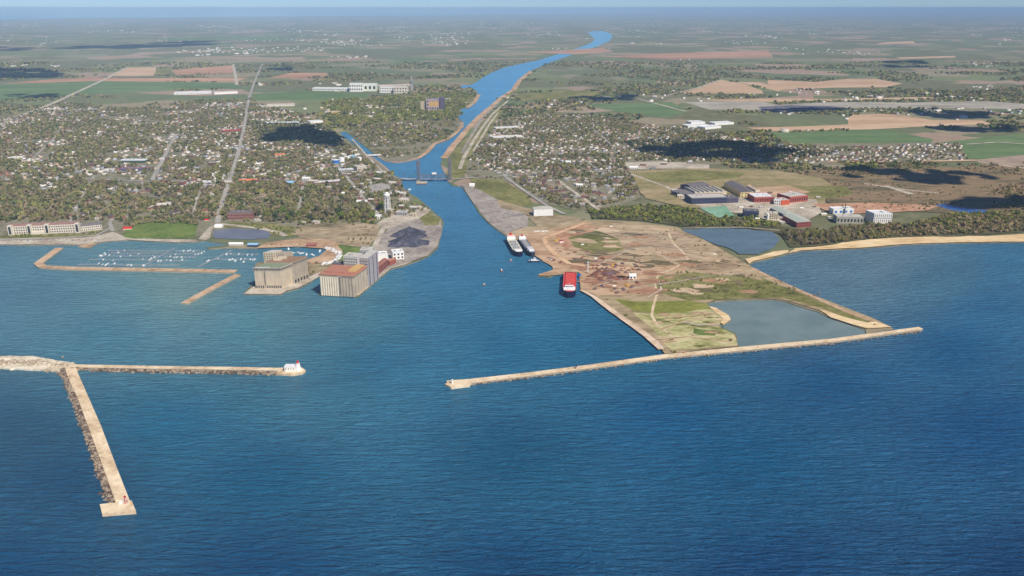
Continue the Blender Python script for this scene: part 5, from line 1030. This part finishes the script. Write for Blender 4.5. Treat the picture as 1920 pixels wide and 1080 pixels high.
o=npmesh('town_trees',*join(parts)[:2],FOL,join(parts)[2]); tag(o,'mass of olive and brown spring trees filling the towns and woods behind','trees',kind='stuff')
# far woods
n=60000; yy=2500+ (8000-2500)*rng.random(n)**1.5; xx=(rng.random(n)*2-1)*.78*(yy+300); P=np.column_stack([xx,yy])
ex=[W_(p) for p in (WEST,EAST,STRIP,[(880,312),(1200,312),(1560,320),(1930,300),(1930,500),(880,500)])]
ok=fbm(P[:,0]/420+7,P[:,1]/300+3)>.535
for p in ex: ok&=~pip(P,p)
FIELDS=[[(v.co.x,v.co.y) for v in o.data.vertices] for o in bpy.data.objects if o.name.split('.')[0] in ('field','quarry','dark_ground')]
P=P[ok]; ok=np.ones(len(P),bool)
for f in FIELDS: ok&=~pip(P,f)
P=keep(P[ok]); print('far woods',len(P),'town',len(rest),'houses',len(HP))
r=5+5*rng.random(len(P))+P[:,1]/2200; V,Q,C=crown_arrays(np.column_stack([P,ZG+r*.3]),r,6,3,.62,pal([random.choice(('wood','green','town','dark')) for _ in range(len(P))]),.5)
tag(npmesh('woodland',V,Q,FOL,C),'hazy patches of woodland spread over the far farmland','woods',kind='stuff')
# shrubs on the peninsula
BU=[tree_proto('olive bush',(104,104,54),'bush',60),tree_proto('brown bush',(124,104,78),'bush',60)]; bu=[0,0]; BORD=[]
for px,py,r,k in ((1264,663,4.5,0),(1281,664,2.5,1),(1174,593,4.2,0),(1138,563,3,0),(1187,609,2,1),(1146,576,2,0),(1371,640,4,1),(1258,660,2.5,1),(1300,612,3,0),(1322,594,2.6,0),(1345,597,2.4,0),(1405,540,2.4,0),(1392,538,3,0),(1340,530,2.6,1),(1300,520,2.4,0),(1276,545,2.4,1),(1242,556,2.2,0),(1490,543,3.2,0),(1528,556,3,1),(1535,552,2.6,1),(1465,530,2.6,0),(1320,560,2.2,1),(1360,556,2.6,0),(1430,545,2.4,0),(1230,470,2.8,1),(1192,447,2.6,0),(1196,451,2.4,1),(1282,466,2.6,1),(1340,490,2.6,0),(1100,462,2.4,0),(1150,447,2.4,1),(1370,512,2.6,0),(1250,436,2.8,0),(1168,440,2.4,0),(1310,500,2.2,1),(1410,528,2.4,0),(1640,611,3,1),(660,455,4,0),(690,458,4,0),(594,494,4,1),(580,507,3,0),(588,511,4.5,0),(655,420,3,0),(820,372,3,0),(775,330,4,0),(768,334,3,0),(757,330,3,1),(1130,440,2,0),(1216,500,2,1),(1262,498,2.2,1)):
    o=BU[k] if not bu[k] else copytree(BU[k]); bu[k]=1; p=G(px,py,ZG); o.location=p; o.scale=(r,r,r*.85); o.rotation_euler=(0,0,random.uniform(0,6)); o['category']='bush'; BORD.append((o,('round olive bush','brown leafless bush')[k],'',px))
# ---- houses
HWALL=[(226,222,214),(206,196,180),(150,104,90),(190,178,160),(170,174,184),(196,170,140)]; HROOF=[(98,92,94),(132,120,110),(84,80,92),(150,128,110),(176,168,160),(124,84,74)]
HK=[('white','dark grey',0,0),('beige','brown-grey',1,1),('brick red','slate',2,2),('tan','light brown',3,3),('pale blue','pale grey',4,4),('cream','reddish',5,5),('white','slate',0,2),('beige','pale grey',1,4)]
HPR=[]
for wn,rn,wi,ri in HK:
    t=bpy.data.objects.new('house',None); COL.objects.link(t)
    wm=pmat('house wall '+wn,HWALL[wi],.9,.1); rm=pmat('house roof '+rn,HROOF[ri],.9,.16)
    L=random.uniform(11,14); D=random.uniform(8,9.5); h=random.uniform(4,6.2)
    q=[Vector(p) for p in ((-L/2,-D/2),(L/2,-D/2),(L/2,D/2),(-L/2,D/2))]
    mb=MB().prism(q,-.2,h); mb.add([(-L/2,-D/2,h),(-L/2,D/2,h),(-L/2,0,h+2.6),(L/2,-D/2,h),(L/2,D/2,h),(L/2,0,h+2.6)],[(0,2,1),(3,4,5)])
    q2=[Vector(p) for p in ((-L*.1,-D/2-3.4),(L*.3,-D/2-3.4),(L*.3,-D/2-.01),(-L*.1,-D/2-.01))]; mb.prism(q2,-.2,h*.62)
    w_=mb.build('wall',wm); w_.parent=t
    r_=MB().add([(-L/2-.4,-D/2-.5,h-.2),(L/2+.4,-D/2-.5,h-.2),(L/2+.4,0,h+2.75),(-L/2-.4,0,h+2.75),(L/2+.4,D/2+.5,h-.2),(-L/2-.4,D/2+.5,h-.2)],[(0,1,2,3),(3,2,4,5)]).gable([q2[1],q2[2],q2[3],q2[0]],h*.62+.01,1.6).build('roof',rm); r_.parent=t
    c_=MB().box((L*.2,.6,h+1.4),(.8,.8,2.2)).build('chimney',BRICK); c_.parent=r_
    wb=MB()
    g_=None
    for x in (-L*.34,-L*.2,L*.4):
        k=MB().box((x,-D/2-.06,1.2),(1.5,.16,1.5)).build('window',GLASS); k.parent=t
    HPR.append(t)
hd=np.hypot(HP[:,0],HP[:,1]); hd=np.where(inframe(HP),hd,1e9); ho=np.argsort(hd); HN=ho[:290]; HR=ho[290:]; hu=set(); HORD=[]
for i in HN:
    k=random.randrange(8); o=HPR[k]
    if k in hu:
        o=HPR[k].copy(); COL.objects.link(o)
        for ch in HPR[k].children:
            d=ch.copy(); COL.objects.link(d); d.parent=o
            for g in ch.children: e_=g.copy(); COL.objects.link(e_); e_.parent=d
    hu.add(k); o.location=(HP[i][0],HP[i][1],ZG); o.rotation_euler=(0,0,random.choice((0,1,2,3))*math.pi/2-.28+random.uniform(-.08,.08)); s=random.uniform(.85,1.2); o.scale=(s,s,s); o['category']='house'; HORD.append((o,'%s house with %s roof'%HK[k][:2]))
def houses_np(P,L,D,h,ang,wc,rc,rh=2.4):
    n=len(P); sx=np.array([-1,1,1,-1,-1,1,1,-1,-1,1])/2; sy=np.array([-1,-1,1,1,-1,-1,1,1,0,0])/2
    lx=sx[None]*L[:,None]; ly=sy[None]*D[:,None]; z=np.zeros((n,10)); z[:,4:8]=h[:,None]; z[:,8:]=(h+rh)[:,None]
    ca,sa=np.cos(ang)[:,None],np.sin(ang)[:,None]
    V=np.stack([P[:,:1]+lx*ca-ly*sa,P[:,1:2]+lx*sa+ly*ca,ZG+z],-1).reshape(-1,3)
    T=np.array([(0,1,5),(0,5,4),(1,2,6),(1,6,5),(2,3,7),(2,7,6),(3,0,4),(3,4,7),(7,4,8),(5,6,9),(4,5,9),(4,9,8),(6,7,8),(6,8,9)])
    Q=(T[None]+np.arange(n)[:,None,None]*10).reshape(-1,3); c=np.zeros((n,14,3)); c[:,:10]=wc[:,None]; c[:,10:]=rc[:,None]
    return V,Q,c.reshape(-1,3)
HM=colmat('house paint and roofing',.14,3)
hw=np.array([lin(c) for c in HWALL]); hr=np.array([lin(c) for c in HROOF])
P=HP[HR]; n=len(P); rp=[0,1,2,3,4,5,0,2,1,4]
parts=[houses_np(P,10+6*rng.random(n),8+3*rng.random(n),3.4+2.6*rng.random(n),rng.integers(0,2,n)*math.pi/2-.28,hw[rng.choice([0,0,1,1,2,3,4,5],n)],hr[rng.choice(rp,n)])]
# farms, villages and halls far off
m_=9000; yy=3000+26000*rng.random(m_)**1.3; xx=(rng.random(m_)*2-1)*.72*yy; P=np.column_stack([xx,yy]); P=keep(P[fbm(P[:,0]/900+50,P[:,1]/1500+70)>.66])
for p in ex+FIELDS: P=P[~pip(P,p)]
n=len(P); big=rng.random(n)<.12; f=np.where(big,2.0,1.0)*(1+P[:,1]/20000)
parts.append(houses_np(P,(10+8*rng.random(n))*f,(8+4*rng.random(n))*f,(4+3*rng.random(n))*np.where(big,1.6,1),-.28+rng.integers(0,2,n)*1.57,hw[rng.choice([0,0,0,1,4],n)],hr[rng.choice([4,4,0,1],n)]*1.2,2.5))
PT=[]
for cx,cy,w_,h_,k in ((640,82,60,6,70),(660,107,40,3,40),(845,63,50,4,50),(830,76,60,10,70),(570,58,40,3,30),(395,97,36,4,40),(350,38,30,3,14),(1180,24,80,6,24),(1500,42,50,4,16),(1400,80,60,6,20),(1840,122,40,4,16),(1850,163,30,4,14),(1560,100,60,5,20),(20,124,30,4,20),(100,124,10,3,8),(60,80,60,8,16),(310,68,10,4,6),(1040,27,60,4,20),(1625,100,30,4,14),(1872,83,8,3,5),(1320,60,60,5,14),(930,50,60,8,30),(1030,64,40,8,30),(700,36,60,4,20),(1000,186,10,3,3),(980,170,12,4,4)):
    for _ in range(int(k*.6)): PT.append(G(cx+random.gauss(0,w_/2),max(23,cy+random.gauss(0,h_/2)),ZG).xy)
P=keep(np.array([tuple(p) for p in PT]))
for p in FIELDS: P=P[~pip(P,p)]
n=len(P); f=.7+P[:,1]/16000
parts.append(houses_np(P,(12+10*rng.random(n))*f,(9+4*rng.random(n))*f,(4+3*rng.random(n))*f**.5,-.28+0*P[:,0],hw[rng.choice([0,0,1,3],n)],hr[rng.choice([4,1,0,1],n)],2.5))
v_,q_,c_=join(parts); tag(npmesh('distant_houses',v_,q_,HM,np.clip(c_,0,.9)),'small pale houses and halls of the farther town streets and villages','houses',kind='stuff')
# ---- clouds whose shadows lie on the land
CM=pmat('cloud white',(250,250,252),1,.02,200,spec=0)
def cloud(pix,z=1500):
    a=W_(pix); mb=MB(); off=SUN*((z-ZG)/SUN.z)
    cx=sum(p[0] for p in a)/len(a); cy=sum(p[1] for p in a)/len(a); lo=[min(p[i] for p in a) for i in (0,1)]; hi=[max(p[i] for p in a) for i in (0,1)]
    area=(hi[0]-lo[0])*(hi[1]-lo[1]); r=max(40,math.sqrt(area)/9)
    N_=78; pts=np.array([[random.uniform(lo[i],hi[i]) for i in (0,1)] for _ in range(N_*5)]); pts=pts[pip(pts,a)]; pts=pts[fbm(pts[:,0]/(r*2.2)+5,pts[:,1]/(r*2.2)+5)>.48][:N_]
    for x,y in pts:
        rr=r*random.uniform(.45,.95); k=len(mb.v); c=Vector((x,y,ZG))+off+Vector((0,0,random.uniform(0,rr*.6)))
        n=10
        for j in range(1,5):
            th=math.pi*j/5
            mb.v+=[(c.x+rr*math.sin(th)*math.cos(2*math.pi*i/n)*random.uniform(.88,1.1),c.y+rr*math.sin(th)*math.sin(2*math.pi*i/n)*random.uniform(.88,1.1),c.z+rr*.45*math.cos(th)) for i in range(n)]
        mb.f+=[(k+j*n+i,k+(j+1)*n+i,k+(j+1)*n+(i+1)%n,k+j*n+(i+1)%n) for j in range(3) for i in range(n)]+[tuple(range(k,k+n)),tuple(range(k+4*n-1,k+3*n-1,-1))]
    mb.m=[0]*len(mb.f); tag(mb.build('cloud',CM,smooth=True),kind='structure')
for pix in ([(-30,128),(60,129),(112,137),(96,146),(-30,149)],[(140,86),(260,82),(430,76),(400,84),(240,91),(120,92)],[(-40,88),(60,88),(50,95),(-40,95)],[(498,124),(548,124),(545,133),(505,133)],
 [(1076,182),(1130,178),(1195,178),(1180,188),(1100,192),(1072,190)],[(1170,290),(1210,282),(1300,272),(1380,266),(1420,276),(1540,298),(1560,306),(1440,306),(1360,300),(1180,298)],
 [(1440,206),(1530,202),(1590,203),(1585,207),(1490,212),(1440,212)],[(1720,206),(1800,208),(1920,212),(1930,222),(1850,222),(1760,222),(1710,212)],[(1740,240),(1850,234),(1920,238),(1900,248),(1800,248)],[(1540,322),(1680,316),(1800,324),(1860,332),(1840,344),(1720,344),(1620,340)],
 [(472,240),(560,236),(636,262),(630,276),(560,270),(480,262)],[(1664,115),(1730,114),(1735,126),(1670,127)],[(1850,372),(1930,368),(1930,392),(1860,392),(1790,390)],[(15,176),(104,176),(100,184),(20,185)]):
    cloud(pix)
# ---- labels: look, landmark, then order along the picture
LM=[((80,425),'behind the long cream waterfront hall'),((300,400),'behind the park lawn'),((450,395),'beside the brick factory'),((560,390),'north of the scrub field'),((700,390),'beside the white water tower'),((620,340),'near the blue tanks'),((464,335),'near the orange-roofed block'),((230,350),'inland of the park'),((80,360),'inland of the waterfront hall'),((800,360),'by the lift bridge'),((960,360),'east of the canal'),((1018,390),'near the white canal warehouse'),((1110,380),'in the east town edge'),((1180,402),'in the wood west of the green pond'),((1320,410),'in the wood beside the refinery'),((1430,420),'north of the blue pond'),((1530,445),'at the start of the sandy beach'),((1590,430),'in front of the grey plant'),((1650,432),'below the white office block'),((1740,430),'behind the middle of the beach'),((1850,425),'behind the right end of the beach'),((1780,395),'beside the blue marsh stream'),((240,418),'on the park edge'),((360,415),'at the right edge of the park'),((505,432),'right of the grey pond')]
def zone(o):
    px,py=PX(*o.location); return min(LM,key=lambda l:(l[0][0]-px)**2+(2*(l[0][1]-py))**2)[1],px
ON=['leftmost','second','third','fourth','fifth','sixth','seventh','eighth','ninth','tenth','eleventh','twelfth','thirteenth','fourteenth','fifteenth','sixteenth','seventeenth','eighteenth','nineteenth','twentieth']
def ordinal(i,n):
    if n==1: return ''
    if i==0: return 'leftmost '
    if i==n-1: return 'rightmost '
    return (ON[i] if i<20 else '%dth'%(i+1))+' from left, '
def label_all(items,grp):
    d={}
    for o,base,z,px in items: d.setdefault((base,z),[]).append((px,o))
    for (base,z),v in d.items():
        v.sort(key=lambda a:a[0])
        for i,(px,o) in enumerate(v): o['label']=(ordinal(i,len(v))+base+' '+z).strip(); o['group']=grp
label_all([(o,b,*zone(o)) for o,b in TORD],'trees of the town and shore woods')
label_all([(o,b,*zone(o)) for o,b in HORD],'houses of the waterfront towns')
label_all(ORD,'boats in the harbour')
label_all(WORKS,'small sheds of the refinery'); label_all(SORD,'scrap piles of the ship-breaking yard'); label_all(CORD,'cars parked by the harbour')
label_all([(o,b,*zone(o)) for o,b,px in BORDR],'commercial blocks of the town')
label_all([(o,b,'on the dry peninsula' if PX(*o.location)[0]>850 else 'on the west harbour shore',px) for o,b,z,px in BORD],'bushes on the shore')
for o in list(bpy.data.objects):
    if o.name.split('.')[0]=='floating_dock': o['group']='floating docks of the marina'
# ---------------------------------------------------------------- air
m=bpy.data.materials.new('thin blue haze'); m.use_nodes=True; n=m.node_tree.nodes; l=m.node_tree.links; n.clear()
out=n.new('ShaderNodeOutputMaterial'); pv=n.new('ShaderNodeVolumePrincipled'); l.new(pv.outputs[0],out.inputs['Volume'])
pv.inputs['Color'].default_value=(.50,.74,1,1); pv.inputs['Density'].default_value=3.4e-5; pv.inputs['Anisotropy'].default_value=-.3
for k in ('Density Attribute','Color Attribute','Temperature Attribute'):
    try: pv.inputs[k].default_value=''
    except Exception: pass
R=900000
tag(MB().prism([(-R,-4000),(R,-4000),(R,R),(-R,R)],-3,CAMH+12).build('haze',m),kind='stuff',label='thin blue haze of air over the lake and land')
